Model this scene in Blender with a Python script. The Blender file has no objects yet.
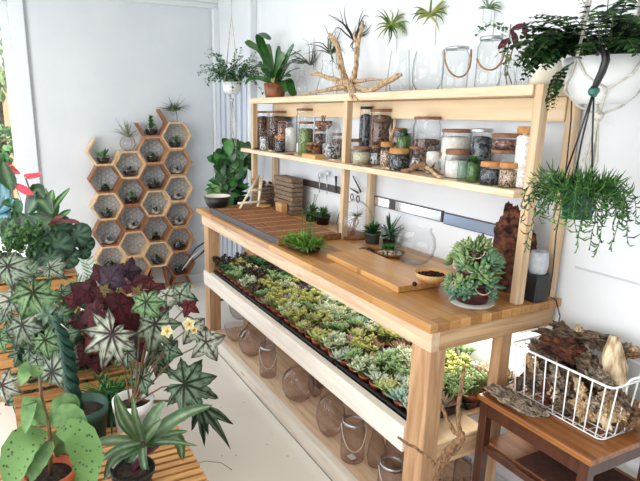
import bpy, math, random
from mathutils import Vector, Matrix
random.seed(7)
RND = random.Random(11)
PI = math.pi
sc = bpy.context.scene
COL = sc.collection

# ------------------------------------------------------------------ camera model
CAM = Vector((1.1798, -1.7049, 1.5273))
YAW, PITCH, ROLL, FPX = 2.7021, -.2457, .0047, 541.56
PX, PY = 320 - 55.27, 240.5 + 7.40
_f = Vector((math.cos(YAW)*math.cos(PITCH), math.sin(YAW)*math.cos(PITCH), math.sin(PITCH)))
_r = _f.cross(Vector((0, 0, 1))).normalized()
_u = _r.cross(_f)
R_ = _r*math.cos(ROLL) + _u*math.sin(ROLL)
U_ = -_r*math.sin(ROLL) + _u*math.cos(ROLL)
F_ = _f
def at(u, v, ax, val):
    """world point seen at photo pixel (u, v) on the plane axis=val"""
    d = F_ + R_*((u-PX)/FPX) - U_*((v-PY)/FPX)
    a = 'xyz'.index(ax)
    return CAM + d*((val-CAM[a])/d[a])
def depth(p): return (Vector(p)-CAM).dot(F_)
def pxm(p): return depth(p)/FPX            # metres per pixel at p
def proj(p):
    d = Vector(p)-CAM; z = d.dot(F_)
    return PX+FPX*d.dot(R_)/z, PY-FPX*d.dot(U_)/z

cd = bpy.data.cameras.new('camera'); co = bpy.data.objects.new('camera', cd); COL.objects.link(co)
m = Matrix((R_, U_, -F_)).transposed().to_4x4(); m.translation = CAM
co.matrix_world = m
cd.sensor_width = 36; cd.lens = FPX*36/640
cd.shift_x = 55.27/640; cd.shift_y = 7.40/640
cd.clip_start = .02
sc.camera = co

# ------------------------------------------------------------------ materials
def lin(h):
    if isinstance(h, str):
        h = h.lstrip('#'); c = [int(h[i:i+2], 16)/255 for i in (0, 2, 4)]
    else: c = list(h)
    return tuple(x/12.92 if x <= .04045 else ((x+.055)/1.055)**2.4 for x in c)
def _new(name):
    m = bpy.data.materials.new(name); m.use_nodes = True
    nt = m.node_tree; b = nt.nodes['Principled BSDF']
    return m, nt, b
def M(name, c1, c2=None, scale=8, stretch=(1, 1, 1), rough=.5, bump=0, metal=0, lo=.35, hi=.65, detail=4, kind='noise', spec=.5, bs=None):
    m, nt, b = _new(name); N, L = nt.nodes, nt.links
    b.inputs['Roughness'].default_value = rough; b.inputs['Metallic'].default_value = metal
    b.inputs['Specular IOR Level'].default_value = spec
    a = lin(c1)+(1,)
    if c2 is None and not bump:
        b.inputs['Base Color'].default_value = a; return m
    c2 = lin(c2)+(1,) if c2 else a
    tc = N.new('ShaderNodeTexCoord'); mp = N.new('ShaderNodeMapping'); mp.inputs['Scale'].default_value = stretch
    L.new(tc.outputs['Object'], mp.inputs[0])
    if kind == 'voronoi':
        t = N.new('ShaderNodeTexVoronoi'); t.inputs['Scale'].default_value = scale; out = t.outputs['Distance']
    elif kind == 'cells':
        t = N.new('ShaderNodeTexVoronoi'); t.inputs['Scale'].default_value = scale
        sp = N.new('ShaderNodeSeparateColor'); L.new(t.outputs['Color'], sp.inputs[0]); out = sp.outputs[0]
    else:
        t = N.new('ShaderNodeTexNoise'); t.inputs['Scale'].default_value = scale; t.inputs['Detail'].default_value = detail; out = t.outputs[0]
    L.new(mp.outputs[0], t.inputs['Vector'])
    r = N.new('ShaderNodeValToRGB'); r.color_ramp.elements[0].position = lo; r.color_ramp.elements[1].position = hi
    r.color_ramp.elements[0].color = a; r.color_ramp.elements[1].color = c2
    L.new(out, r.inputs[0]); L.new(r.outputs[0], b.inputs['Base Color'])
    if bump:
        bp = N.new('ShaderNodeBump'); bp.inputs['Strength'].default_value = bump; bp.inputs['Distance'].default_value = bs or .004
        L.new(out, bp.inputs['Height']); L.new(bp.outputs[0], b.inputs['Normal'])
    return m
def wood(name, c1, c2, axis='x', scale=1., rough=.55, knots=True):
    m, nt, b = _new(name); N, L = nt.nodes, nt.links
    b.inputs['Roughness'].default_value = rough
    tc = N.new('ShaderNodeTexCoord'); mp = N.new('ShaderNodeMapping')
    s = {'x': (1.6, 22, 22), 'y': (22, 1.6, 22), 'z': (22, 22, 1.6)}[axis]
    mp.inputs['Scale'].default_value = [q*scale for q in s]
    L.new(tc.outputs['Object'], mp.inputs[0])
    t = N.new('ShaderNodeTexNoise'); t.inputs['Scale'].default_value = 2.2; t.inputs['Detail'].default_value = 6; t.inputs['Distortion'].default_value = .6
    L.new(mp.outputs[0], t.inputs['Vector'])
    r = N.new('ShaderNodeValToRGB'); e = r.color_ramp.elements
    e[0].position = .3; e[1].position = .62; e[0].color = lin(c2)+(1,); e[1].color = lin(c1)+(1,)
    L.new(t.outputs[0], r.inputs[0])
    last = r.outputs[0]
    if knots:
        v = N.new('ShaderNodeTexVoronoi'); v.inputs['Scale'].default_value = 1
        mk = N.new('ShaderNodeMapping'); k = {'x': (3, 9, 9), 'y': (9, 3, 9), 'z': (9, 9, 3)}[axis]; mk.inputs['Scale'].default_value = k
        L.new(tc.outputs['Object'], mk.inputs[0]); L.new(mk.outputs[0], v.inputs['Vector'])
        kr = N.new('ShaderNodeValToRGB'); kr.color_ramp.elements[0].position = .05; kr.color_ramp.elements[1].position = .14
        kr.color_ramp.elements[0].color = (.42, .3, .2, 1); kr.color_ramp.elements[1].color = (1, 1, 1, 1)
        L.new(v.outputs['Distance'], kr.inputs[0])
        mx = N.new('ShaderNodeMix'); mx.data_type = 'RGBA'; mx.blend_type = 'MULTIPLY'; mx.inputs[0].default_value = .8
        L.new(last, mx.inputs[6]); L.new(kr.outputs[0], mx.inputs[7]); last = mx.outputs[2]
    L.new(last, b.inputs['Base Color'])
    bp = N.new('ShaderNodeBump'); bp.inputs['Strength'].default_value = .15; bp.inputs['Distance'].default_value = .002
    L.new(t.outputs[0], bp.inputs['Height']); L.new(bp.outputs[0], b.inputs['Normal'])
    return m
def butcher(name, cols, w=.045, l=.42):
    m, nt, b = _new(name); N, L = nt.nodes, nt.links
    b.inputs['Roughness'].default_value = .33
    tc = N.new('ShaderNodeTexCoord')
    br = N.new('ShaderNodeTexBrick'); br.inputs['Scale'].default_value = 1
    br.inputs['Brick Width'].default_value = l; br.inputs['Row Height'].default_value = w; br.inputs['Mortar Size'].default_value = .0006
    br.offset = .37; br.inputs['Bias'].default_value = 0
    br.inputs['Color1'].default_value = lin(cols[0])+(1,); br.inputs['Color2'].default_value = lin(cols[1])+(1,); br.inputs['Mortar'].default_value = lin(cols[2])+(1,)
    L.new(tc.outputs['Object'], br.inputs['Vector'])
    mp = N.new('ShaderNodeMapping'); mp.inputs['Scale'].default_value = (4, 60, 60); L.new(tc.outputs['Object'], mp.inputs[0])
    t = N.new('ShaderNodeTexNoise'); t.inputs['Scale'].default_value = 1.5; t.inputs['Detail'].default_value = 5; L.new(mp.outputs[0], t.inputs['Vector'])
    r = N.new('ShaderNodeValToRGB'); r.color_ramp.elements[0].position = .3; r.color_ramp.elements[1].position = .6
    r.color_ramp.elements[0].color = (.72, .62, .5, 1); r.color_ramp.elements[1].color = (1, 1, 1, 1); L.new(t.outputs[0], r.inputs[0])
    mx = N.new('ShaderNodeMix'); mx.data_type = 'RGBA'; mx.blend_type = 'MULTIPLY'; mx.inputs[0].default_value = .7
    L.new(br.outputs['Color'], mx.inputs[6]); L.new(r.outputs[0], mx.inputs[7]); L.new(mx.outputs[2], b.inputs['Base Color'])
    return m
def glassmat(name, tint=(.95, .96, .965), edge=(.36, .4, .41), gl=.9):
    m = bpy.data.materials.new(name); m.use_nodes = True; nt = m.node_tree; N, L = nt.nodes, nt.links
    N.remove(N['Principled BSDF']); out = N['Material Output']
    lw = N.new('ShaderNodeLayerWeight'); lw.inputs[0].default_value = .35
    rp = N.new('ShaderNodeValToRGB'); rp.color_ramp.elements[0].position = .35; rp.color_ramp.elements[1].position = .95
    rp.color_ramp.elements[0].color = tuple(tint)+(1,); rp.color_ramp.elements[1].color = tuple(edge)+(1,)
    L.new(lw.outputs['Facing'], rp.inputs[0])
    tr = N.new('ShaderNodeBsdfTransparent'); L.new(rp.outputs[0], tr.inputs[0])
    g = N.new('ShaderNodeBsdfGlossy'); g.inputs['Roughness'].default_value = .03; g.inputs['Color'].default_value = (gl, gl, gl, 1)
    fr = N.new('ShaderNodeFresnel'); ge = N.new('ShaderNodeNewGeometry'); mr = N.new('ShaderNodeMapRange'); mr.inputs[3].default_value = 1.45; mr.inputs[4].default_value = 1/1.45
    L.new(ge.outputs['Backfacing'], mr.inputs[0]); L.new(mr.outputs[0], fr.inputs[0])
    mx = N.new('ShaderNodeMixShader'); L.new(fr.outputs[0], mx.inputs[0]); L.new(tr.outputs[0], mx.inputs[1]); L.new(g.outputs[0], mx.inputs[2])
    L.new(mx.outputs[0], out.inputs[0])
    return m
def leafmat(name, rough=.42, trans=.25, var=.25, spec=.4):
    m, nt, b = _new(name); N, L = nt.nodes, nt.links
    b.inputs['Roughness'].default_value = rough; b.inputs['Specular IOR Level'].default_value = spec
    a = N.new('ShaderNodeAttribute'); a.attribute_name = 'Col'
    tc = N.new('ShaderNodeTexCoord'); t = N.new('ShaderNodeTexNoise'); t.inputs['Scale'].default_value = 45; L.new(tc.outputs['Object'], t.inputs['Vector'])
    r = N.new('ShaderNodeValToRGB'); r.color_ramp.elements[0].position = .35; r.color_ramp.elements[1].position = .65
    k = 1-var; r.color_ramp.elements[0].color = (k, k, k, 1); r.color_ramp.elements[1].color = (1.0, 1.0, 1.0, 1); L.new(t.outputs[0], r.inputs[0])
    mx = N.new('ShaderNodeMix'); mx.data_type = 'RGBA'; mx.blend_type = 'MULTIPLY'; mx.inputs[0].default_value = 1
    L.new(a.outputs['Color'], mx.inputs[6]); L.new(r.outputs[0], mx.inputs[7]); L.new(mx.outputs[2], b.inputs['Base Color'])
    tl = N.new('ShaderNodeBsdfTranslucent'); L.new(mx.outputs[2], tl.inputs[0])
    ms = N.new('ShaderNodeMixShader'); ms.inputs[0].default_value = trans
    L.new(b.outputs[0], ms.inputs[1]); L.new(tl.outputs[0], ms.inputs[2]); L.new(ms.outputs[0], N['Material Output'].inputs[0])
    return m

MT = {}
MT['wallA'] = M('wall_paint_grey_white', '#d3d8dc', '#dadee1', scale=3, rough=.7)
MT['wallB'] = M('wall_paint_white', '#dcdfe2', '#e3e5e6', scale=3, rough=.65)
MT['trim'] = M('trim_paint', '#dfe3e6', rough=.45)
MT['stripe'] = M('door_paint_blue_grey', '#b3bbc9', rough=.5)
MT['ceil'] = M('ceiling_paint', '#e8e8e6', rough=.8)
def floor_mat():
    m, nt, b = _new('painted_floor'); N, L = nt.nodes, nt.links
    b.inputs['Roughness'].default_value = .32
    tc = N.new('ShaderNodeTexCoord')
    n = N.new('ShaderNodeTexNoise'); n.inputs['Scale'].default_value = 2.5; L.new(tc.outputs['Object'], n.inputs['Vector'])
    r = N.new('ShaderNodeValToRGB'); r.color_ramp.elements[0].color = lin('#e2ddd2')+(1,); r.color_ramp.elements[1].color = lin('#e8e4dc')+(1,); L.new(n.outputs[0], r.inputs[0])
    v = N.new('ShaderNodeTexVoronoi'); v.inputs['Scale'].default_value = 11; v.inputs['Randomness'].default_value = 1; L.new(tc.outputs['Object'], v.inputs['Vector'])
    k = N.new('ShaderNodeValToRGB'); k.color_ramp.elements[0].position = .045; k.color_ramp.elements[1].position = .06
    k.color_ramp.elements[0].color = (.42, .36, .3, 1); k.color_ramp.elements[1].color = (1, 1, 1, 1); L.new(v.outputs['Distance'], k.inputs[0])
    mx = N.new('ShaderNodeMix'); mx.data_type = 'RGBA'; mx.blend_type = 'MULTIPLY'; mx.inputs[0].default_value = .8
    L.new(r.outputs[0], mx.inputs[6]); L.new(k.outputs[0], mx.inputs[7]); L.new(mx.outputs[2], b.inputs['Base Color'])
    return m
MT['floor'] = floor_mat()
MT['pine_x'] = wood('pine_x', '#e0c6a8', '#c6a482', 'x')
MT['pine_y'] = wood('pine_y', '#d3b088', '#ab8258', 'y')
MT['pine_z'] = wood('pine_z', '#c79f78', '#9c734e', 'z')
MT['pale_x'] = wood('pale_pine_x', '#e6d0b2', '#d0b18a', 'x', knots=False)
MT['pale_z'] = wood('pale_pine_z', '#d8bd9a', '#c09d76', 'z', knots=False)
MT['pale_y'] = wood('pale_pine_y', '#ecd3ae', '#dcb98c', 'y', knots=False)
MT['white_rail'] = wood('whitewashed_rail', '#f0e8de', '#e2d4c2', 'x')
MT['ply'] = wood('plywood_x', '#ebd3ae', '#dfbd8e', 'x', scale=.5)
MT['top'] = butcher('butcher_block', ('#cf9f66', '#9a6837', '#64401f'))
MT['board'] = butcher('cutting_board_wood', ('#cfa066', '#bf8c4e', '#9a6c38'), w=.05, l=.8)
MT['lattice'] = wood('brown_lattice_wood', '#985f36', '#5f361b', 'x', scale=2, knots=False)
MT['lattice_dark'] = wood('dark_lattice_gap', '#7d4a27', '#4e2a14', 'y', scale=2, knots=False)
MT['grey_side'] = M('grey_painted_edge', '#4a4a4e', rough=.6)
MT['walnut_top'] = wood('warm_stained_top', '#9c6434', '#6c3e1c', 'x', rough=.3, knots=False)
MT['walnut'] = wood('dark_stained_wood', '#553020', '#3a1f14', 'z', rough=.35, knots=False)
MT['hexL'] = wood('hex_wood_light', '#dfc09a', '#c59d72', 'z', knots=False)
MT['hexM'] = wood('hex_wood_mid', '#c0936a', '#a07048', 'z', knots=False)
MT['hexD'] = wood('hex_wood_reddish', '#9a6844', '#75462c', 'z', knots=False)
MT['wire'] = M('grey_wire', '#56595c', rough=.5, metal=.3)
MT['glass'] = glassmat('clear_glass')
MT['glass_rose'] = glassmat('rose_tinted_glass', (.84, .79, .79), (.25, .2, .2), 1.0)  # slight rose-brown tint, darker towards the edges
MT['glass_green'] = glassmat('green_glass', (.72, .88, .8), (.25, .5, .42))
MT['paneglass'] = glassmat('window_glass', (.96, .98, 1), (.9, .95, 1), gl=.5)
MT['terra'] = M('terracotta_brown_red', '#9a4a30', '#7c3826', scale=30, rough=.7)
MT['terra2'] = M('terracotta_orange', '#b65a32', '#a14c28', scale=20, rough=.75)
MT['soil'] = M('dark_soil', '#120d0a', '#3b2b20', scale=90, rough=.95, bump=.6)
MT['gravel'] = M('pale_gravel', '#d9d4cc', '#8d8378', scale=60, rough=.8, bump=.5, kind='cells')
MT['black'] = M('black_plastic', '#141518', rough=.38)
MT['blackmetal'] = M('black_metal', '#231717', rough=.45)
MT['white'] = M('white_ceramic', '#e6e7e6', rough=.35)
MT['cream'] = M('cream_ceramic', '#e9e4d4', '#dcd3bf', scale=12, rough=.5)
MT['whitemetal'] = M('white_coated_wire', '#f0f0ef', rough=.35)
MT['cord'] = M('cotton_cord', '#d9d5cb', '#bdb8ad', scale=80, rough=.9, bump=.3)
MT['rope'] = M('brown_rope', '#b58b62', '#8e6743', scale=90, rough=.9, bump=.3)
MT['greenplastic'] = M('dark_green_plastic', '#1f4a3c', rough=.4)
MT['bluegreen'] = M('blue_green_plastic', '#2d6a60', rough=.4)
MT['cork'] = M('cork', '#c9935c', '#a9733f', scale=50, rough=.85)
MT['lidwood'] = wood('lid_wood', '#96684a', '#6c452d', 'x', scale=3, knots=False)
MT['lidlight'] = wood('lid_bamboo', '#d6a870', '#bd8a50', 'x', scale=3, knots=False)
MT['metal'] = M('brushed_metal', '#b9bec4', rough=.3, metal=.9)
MT['mirror'] = M('bright_steel', '#dfe3e8', rough=.22, metal=.95)
MT['bluesteel'] = M('blue_tinted_steel', '#a5b6d0', rough=.3, metal=.8)
MT['darkbar'] = M('dark_magnet_bar', '#4d4643', rough=.5)
MT['bark'] = M('rough_bark', '#1f140e', '#86705a', scale=34, stretch=(1, 3.5, 3), rough=.9, bump=1.0, bs=.012, detail=9)
MT['barkred'] = M('red_brown_bark', '#1c0d09', '#7a4630', scale=45, stretch=(1, 1, 1.2), rough=.95, bump=1.0, bs=.015, detail=10)
MT['barkgrey'] = M('grey_bark', '#2a211b', '#b3a18b', scale=30, stretch=(1, 4, 4), rough=.9, bump=1.0, bs=.01, detail=9)
MT['drift'] = M('driftwood_tan', '#7a5634', '#d8bd95', scale=55, stretch=(3, 3, 1), rough=.8, bump=.6, detail=8)
MT['driftpale'] = M('driftwood_pale', '#8e6a44', '#e6d2b0', scale=22, stretch=(3, 3, .5), rough=.8, bump=.7, detail=8)
MT['driftdark'] = M('driftwood_dark', '#4b3322', '#9b7450', scale=60, stretch=(3, 3, 1), rough=.8, bump=.7, detail=8)
MT['stackwood'] = M('weathered_wood_fibre', '#5d4a3b', '#9a836b', scale=25, stretch=(2, 2, 14), rough=.9, bump=.5)
MT['basketry'] = M('woven_straw', '#a98a5c', '#7d6139', scale=40, stretch=(1, 1, 3), rough=.9, bump=.6)
MT['leaf'] = leafmat('leaf')
MT['leafgloss'] = leafmat('glossy_leaf', rough=.25, spec=.6, trans=.15)
MT['leafmatte'] = leafmat('matte_leaf', rough=.6, trans=.2, spec=.25)
MT['succ'] = leafmat('succulent_leaf', rough=.45, trans=.12, var=.2)
MT['airleaf'] = leafmat('air_plant_leaf', rough=.7, trans=.1, spec=.2)
MT['stem'] = M('green_stem', '#5c7040', '#4a5a32', scale=20, rough=.6)
MT['redstem'] = M('red_brown_stem', '#6b3a30', '#6e6a3a', scale=20, rough=.5)
MT['moss'] = M('moss', '#2f5a1e', '#7fa23d', scale=60, rough=.95, bump=1, bs=.01)
for k, a, b_, s, kd in (('c_darkbrown', '#160d0a', '#7d5a48', 140, 'cells'), ('c_brown', '#2e1d16', '#a5866a', 160, 'cells'), ('c_white', '#efece6', '#cfc9bf', 120, 'noise'),
                    ('c_grey', '#45464a', '#dcdcda', 120, 'cells'), ('c_olive', '#a5a184', '#cbc5a8', 120, 'noise'), ('c_dark', '#0a0a0a', '#6a6b6f', 140, 'cells'),
                    ('c_moss', '#1d3812', '#8d9d58', 80, 'noise'), ('c_gravel', '#4a2d20', '#d6bfa4', 220, 'cells'), ('c_redbrown', '#3a1810', '#b0846c', 120, 'cells'),
                    ('c_perlite', '#f2efe9', '#d5cfc2', 180, 'cells'), ('c_charcoal', '#08090b', '#6b7076', 110, 'cells')):
    MT[k] = M(k, a, b_, scale=s, rough=.85, bump=.4, kind=kd, lo=.2, hi=.8)

# ------------------------------------------------------------------ mesh builder
class MB:
    def __init__(s): s.v = []; s.f = []; s.c = []; s.usec = False
    def add(s, vs, fs, col=None):
        n = len(s.v); s.v += [Vector(p) for p in vs]; s.f += [tuple(i+n for i in f) for f in fs]
        if col is None: s.c += [(1, 1, 1)]*len(vs)
        else:
            s.usec = True
            s.c += list(col) if isinstance(col, list) else [col]*len(vs)
    def box(s, x0, x1, y0, y1, z0, z1, col=None, mat=None):
        vs = [Vector((x, y, z)) for x in (x0, x1) for y in (y0, y1) for z in (z0, z1)]
        if mat: vs = [mat @ p for p in vs]
        s.add(vs, [(0, 1, 3, 2), (4, 6, 7, 5), (0, 4, 5, 1), (2, 3, 7, 6), (0, 2, 6, 4), (1, 5, 7, 3)], col)
        return s
    def tube(s, pts, rad, n=8, cap=True, col=None, jit=0):
        pts = [Vector(p) for p in pts]; k = len(pts)
        if not hasattr(rad, '__len__'): rad = [rad]*k
        t0 = (pts[1]-pts[0]).normalized()
        a = t0.cross(Vector((0, 0, 1)))
        if a.length < .1: a = t0.cross(Vector((1, 0, 0)))
        a.normalize(); vs = []; cs = []
        for i in range(k):
            t = (pts[min(i+1, k-1)]-pts[max(i-1, 0)])
            t = t.normalized() if t.length > 1e-9 else t0
            a = (a-t*a.dot(t))
            a = a.normalized() if a.length > 1e-6 else t.orthogonal().normalized()
            b = t.cross(a)
            for j in range(n):
                th = 2*PI*j/n; rr = rad[i]*(1+(RND.uniform(-jit, jit) if jit else 0))
                vs.append(pts[i]+a*rr*math.cos(th)+b*rr*math.sin(th))
                if isinstance(col, list): cs.append(col[i])
        fs = [(i*n+j, i*n+(j+1) % n, (i+1)*n+(j+1) % n, (i+1)*n+j) for i in range(k-1) for j in range(n)]
        if cap: fs += [tuple(range(n-1, -1, -1)), tuple((k-1)*n+j for j in range(n))]
        s.add(vs, fs, cs if isinstance(col, list) else col)
        return s
    def lathe(s, prof, n=24, c=(0, 0, 0), col=None, jit=0, sq=0, cap0=True, cap1=False):
        c = Vector(c); vs = []
        for r, z in prof:
            for j in range(n):
                th = 2*PI*j/n; q = 1
                if sq: q = 1/max(abs(math.cos(th)), abs(math.sin(th)))**sq
                rr = r*q*(1+(RND.uniform(-jit, jit) if jit else 0))
                vs.append(c+Vector((rr*math.cos(th), rr*math.sin(th), z)))
        k = len(prof)
        fs = [(i*n+j, i*n+(j+1) % n, (i+1)*n+(j+1) % n, (i+1)*n+j) for i in range(k-1) for j in range(n)]
        if cap0: fs.append(tuple(range(n-1, -1, -1)))
        if cap1: fs.append(tuple((k-1)*n+j for j in range(n)))
        s.add(vs, fs, col); return s
    def blob(s, c, r, col=None, jit=.15, n=8, m=6, mat=None):
        c = Vector(c); r = Vector(r) if hasattr(r, '__len__') else Vector((r, r, r)); vs = []; fs = []
        vs.append(Vector((0, 0, -r.z)))
        for i in range(1, m):
            ph = -PI/2+PI*i/m
            for j in range(n):
                th = 2*PI*j/n; q = 1+RND.uniform(-jit, jit)
                vs.append(Vector((r.x*math.cos(ph)*math.cos(th)*q, r.y*math.cos(ph)*math.sin(th)*q, r.z*math.sin(ph)*q)))
        vs.append(Vector((0, 0, r.z)))
        for j in range(n): fs.append((0, 1+(j+1) % n, 1+j)); fs.append((len(vs)-1, len(vs)-1-n+j, len(vs)-1-n+(j+1) % n))
        for i in range(m-2):
            for j in range(n): fs.append((1+i*n+j, 1+i*n+(j+1) % n, 1+(i+1)*n+(j+1) % n, 1+(i+1)*n+j))
        if mat: vs = [mat @ p for p in vs]
        s.add([c+p for p in vs], fs, col); return s
    # thin leaf, three verts across
    def leaf(s, p, d, n, L, W, droop=.6, ce=(.1, .3, .05), cm=None, seg=6, peak=.45, fold=.18, base=.12, ct=None):
        p = Vector(p); d = Vector(d).normalized(); n = Vector(n)
        n = n-d*n.dot(d); n = n.normalized() if n.length > 1e-5 else d.orthogonal().normalized()
        side = d.cross(n); cm = cm or ce; vs = []; cs = []
        for i in range(seg+1):
            t = i/seg
            w = W*.5*(base+(1-base)*math.sin(PI*.5*min(t/peak, 1)) if t < peak else math.cos(PI*.5*(t-peak)/(1-peak))**.8)
            if i == seg: w = W*.01
            vs += [p+side*w+n*w*fold, p, p-side*w+n*w*fold]
            e = tuple(a*(1-t)+b*t for a, b in zip(ce, ct)) if ct else ce
            cs += [e, cm, e]
            rot = Matrix.Rotation(-droop/seg, 3, side)
            d = rot @ d; n = rot @ n
            p = p+d*(L/seg)
        fs = [(i*3+j, i*3+j+1, (i+1)*3+j+1, (i+1)*3+j) for i in range(seg) for j in range(2)]
        s.add(vs, fs, cs); return p
    # thick succulent leaf
    def fleaf(s, p, d, up, L, W, T, cb, ct, seg=(0, .35, .72), ws=(.45, .85, 1), tip=None, curl=.3):
        p = Vector(p); d = Vector(d).normalized(); up = Vector(up); up = (up-d*up.dot(d)).normalized(); side = d.cross(up)
        vs = []; cs = []
        for t, w in zip(seg, ws):
            q = p+d*L*t+up*curl*L*t*t
            c = tuple(a*(1-t)+b*t for a, b in zip(cb, ct))
            vs += [q+side*W*.5*w, q+up*T*.35*w, q-side*W*.5*w, q-up*T*.65*w]; cs += [c]*4
        vs.append(p+d*L+up*curl*L); cs.append(tip or ct); k = len(seg)
        fs = [(i*4+j, i*4+(j+1) % 4, (i+1)*4+(j+1) % 4, (i+1)*4+j) for i in range(k-1) for j in range(4)]
        fs += [((k-1)*4+j, (k-1)*4+(j+1) % 4, k*4) for j in range(4)]
        s.add(vs, fs, cs)
    # lobed leaf with dark veins
    def palm(s, c, tip, n, R, lobes=7, spread=150, sil=(.6, .66, .6), vein=(.05, .08, .04), edge=(.12, .2, .1), deep=.5, cup=.25, short=.45, ctr=None):
        c = Vector(c); tip = Vector(tip).normalized(); n = Vector(n); n = (n-tip*n.dot(tip)).normalized(); sd = n.cross(tip)
        NR = 8; sp = math.radians(spread); st = 2*sp/(lobes-1); per = 8; vs = [c]; cs = [vein]; asym = RND.uniform(-.22, .22)
        axes = [-sp+st*i for i in range(lobes)]; ph = RND.uniform(0, 6); wv = RND.uniform(2, 4)
        lens = [R*(1-short*(abs(a)/sp)**1.3)*(1+asym*a/sp)*RND.uniform(.88, 1.1) for a in axes]
        tot = (lobes-1)*per+per; smp = []
        for k in range(tot+1):
            q = k/per-.5; i = min(max(int(round(q)), 0), lobes-1); smp.append((i, q-i))
        for i, o in smp:
            a = axes[i]+st*o; fr = min(abs(o)*2, 1)
            j = min(max(i+(1 if o > 0 else -1), 0), lobes-1); l = lens[i]*(1-fr*.5)+lens[j]*fr*.5
            rad = l*(1-deep*fr**.75)*(1+(.035*math.sin(a*37+ph)))
            for q in range(1, NR+1):
                r = rad*q/NR; k = r/R; x, y = math.cos(a)*r, math.sin(a)*r
                vs.append(c+tip*x+sd*y-n*(cup*R*k*k-.05*R*k*math.sin(a*wv+ph)-.035*R*math.cos(o*2*PI)*k))
                w = 0
                d = abs(r*math.sin(st*o)); al = r*math.cos(st*o)
                w = max(w, 1-d/(R*(.030+.036*(1-al/lens[i]))))
                chev = ((al-1.15*d)/(R*.24)) % 1
                if d > 0 and abs(chev-.5) < .13 and al-1.15*d > R*.12: w = max(w, .6)
                w = max(0, min(1, w*1.5)); t = (q/NR)**5
                base = tuple(p*(1-t)+e*t for p, e in zip(sil, edge))
                cs.append(tuple(p*(1-w)+v_*w for p, v_ in zip(base, vein)))
        fs = []
        for k in range(len(smp)-1):
            a = 1+k*NR; b = a+NR; fs.append((0, a, b))
            for q in range(NR-1): fs.append((a+q, a+q+1, b+q+1, b+q))
        s.add(vs, fs, cs)
    def disc_leaf(s, c, tip, n, R, ce, cm, cup=.15, k=16, notch=.25):
        c = Vector(c); tip = Vector(tip).normalized(); n = Vector(n); n = (n-tip*n.dot(tip)).normalized(); sd = n.cross(tip)
        vs = [c]; cs = [cm]
        for i in range(k):
            a = 2*PI*i/k; rr = R*(1-(notch if i == k//2 else 0))*(1+.12*math.cos(a))
            for q in (.5, 1):
                vs.append(c+(tip*math.cos(a)+sd*math.sin(a))*rr*q-n*cup*R*(q*q)); cs.append(cm if (q == .5 and i % 2) else ce)
        fs = []
        for i in range(k):
            a = 1+2*i; b = 1+2*((i+1) % k); fs += [(0, a, b), (a, a+1, b+1, b)]
        s.add(vs, fs, cs)
    def build(s, name, mat, parent=None, org=(0, 0, 0), smooth=True, bevel=0, world=False):
        org = Vector(org)
        if parent is not None and world: org = parent_loc(parent)
        me = bpy.data.meshes.new(name)
        me.from_pydata([tuple(p-org) for p in s.v], [], s.f)
        if s.usec:
            a = me.color_attributes.new('Col', 'FLOAT_COLOR', 'POINT')
            fl = []
            for c in s.c: fl += [c[0], c[1], c[2], 1]
            a.data.foreach_set('color', fl)
        me.materials.append(MT[mat] if isinstance(mat, str) else mat)
        if smooth: me.polygons.foreach_set('use_smooth', [True]*len(me.polygons))
        me.update()
        o = bpy.data.objects.new(name, me); COL.objects.link(o)
        if parent is not None: o.parent = parent
        else: o.location = org
        if bevel:
            b = o.modifiers.new('bevel', 'BEVEL'); b.width = bevel; b.segments = 2; b.limit_method = 'ANGLE'
            for p in me.polygons: p.use_smooth = False
        return o
def parent_loc(o):
    l = Vector(o.location)
    while o.parent: o = o.parent; l += o.location
    return l
def tag(o, label, cat, group=None):
    o['label'] = label; o['category'] = cat
    if group: o['group'] = group
    return o
def thing(name, label, cat, loc, group=None, rz=0):
    o = bpy.data.objects.new(name, None); o.empty_display_size = .05; COL.objects.link(o)
    o.location = loc; o.rotation_euler = (0, 0, rz)
    return tag(o, label, cat, group)
def struct(o): o['kind'] = 'structure'; return o
def dup(root, loc=None, rz=None, label=None, group=None, scale=None):
    def cp(o, par):
        c = o.copy(); COL.objects.link(c); c.parent = par
        for ch in list(o.children): cp(ch, c)
        return c
    r = cp(root, None)
    if loc is not None: r.location = loc
    if rz is not None: r.rotation_euler = (0, 0, rz)
    if label: r['label'] = label
    if group: r['group'] = group
    if scale: r.scale = (scale,)*3 if not hasattr(scale, '__len__') else scale
    return r
def jv(a): return Vector((RND.uniform(-a, a), RND.uniform(-a, a), RND.uniform(-a, a)))
def C(h): return lin(h)
UP = Vector((0, 0, 1))
TOCAM = -F_
ORD = ['zeroth', 'first', 'second', 'third', 'fourth', 'fifth', 'sixth', 'seventh', 'eighth', 'ninth', 'tenth', 'eleventh', 'twelfth', 'thirteenth', 'fourteenth', 'fifteenth',
       'sixteenth', 'seventeenth', 'eighteenth', 'nineteenth', 'twentieth', 'twenty-first', 'twenty-second', 'twenty-third', 'twenty-fourth', 'twenty-fifth', 'twenty-sixth', 'twenty-seventh', 'twenty-eighth', 'twenty-ninth', 'thirtieth']
def B(*a, **k): return MB().box(*a, **k)
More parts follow.
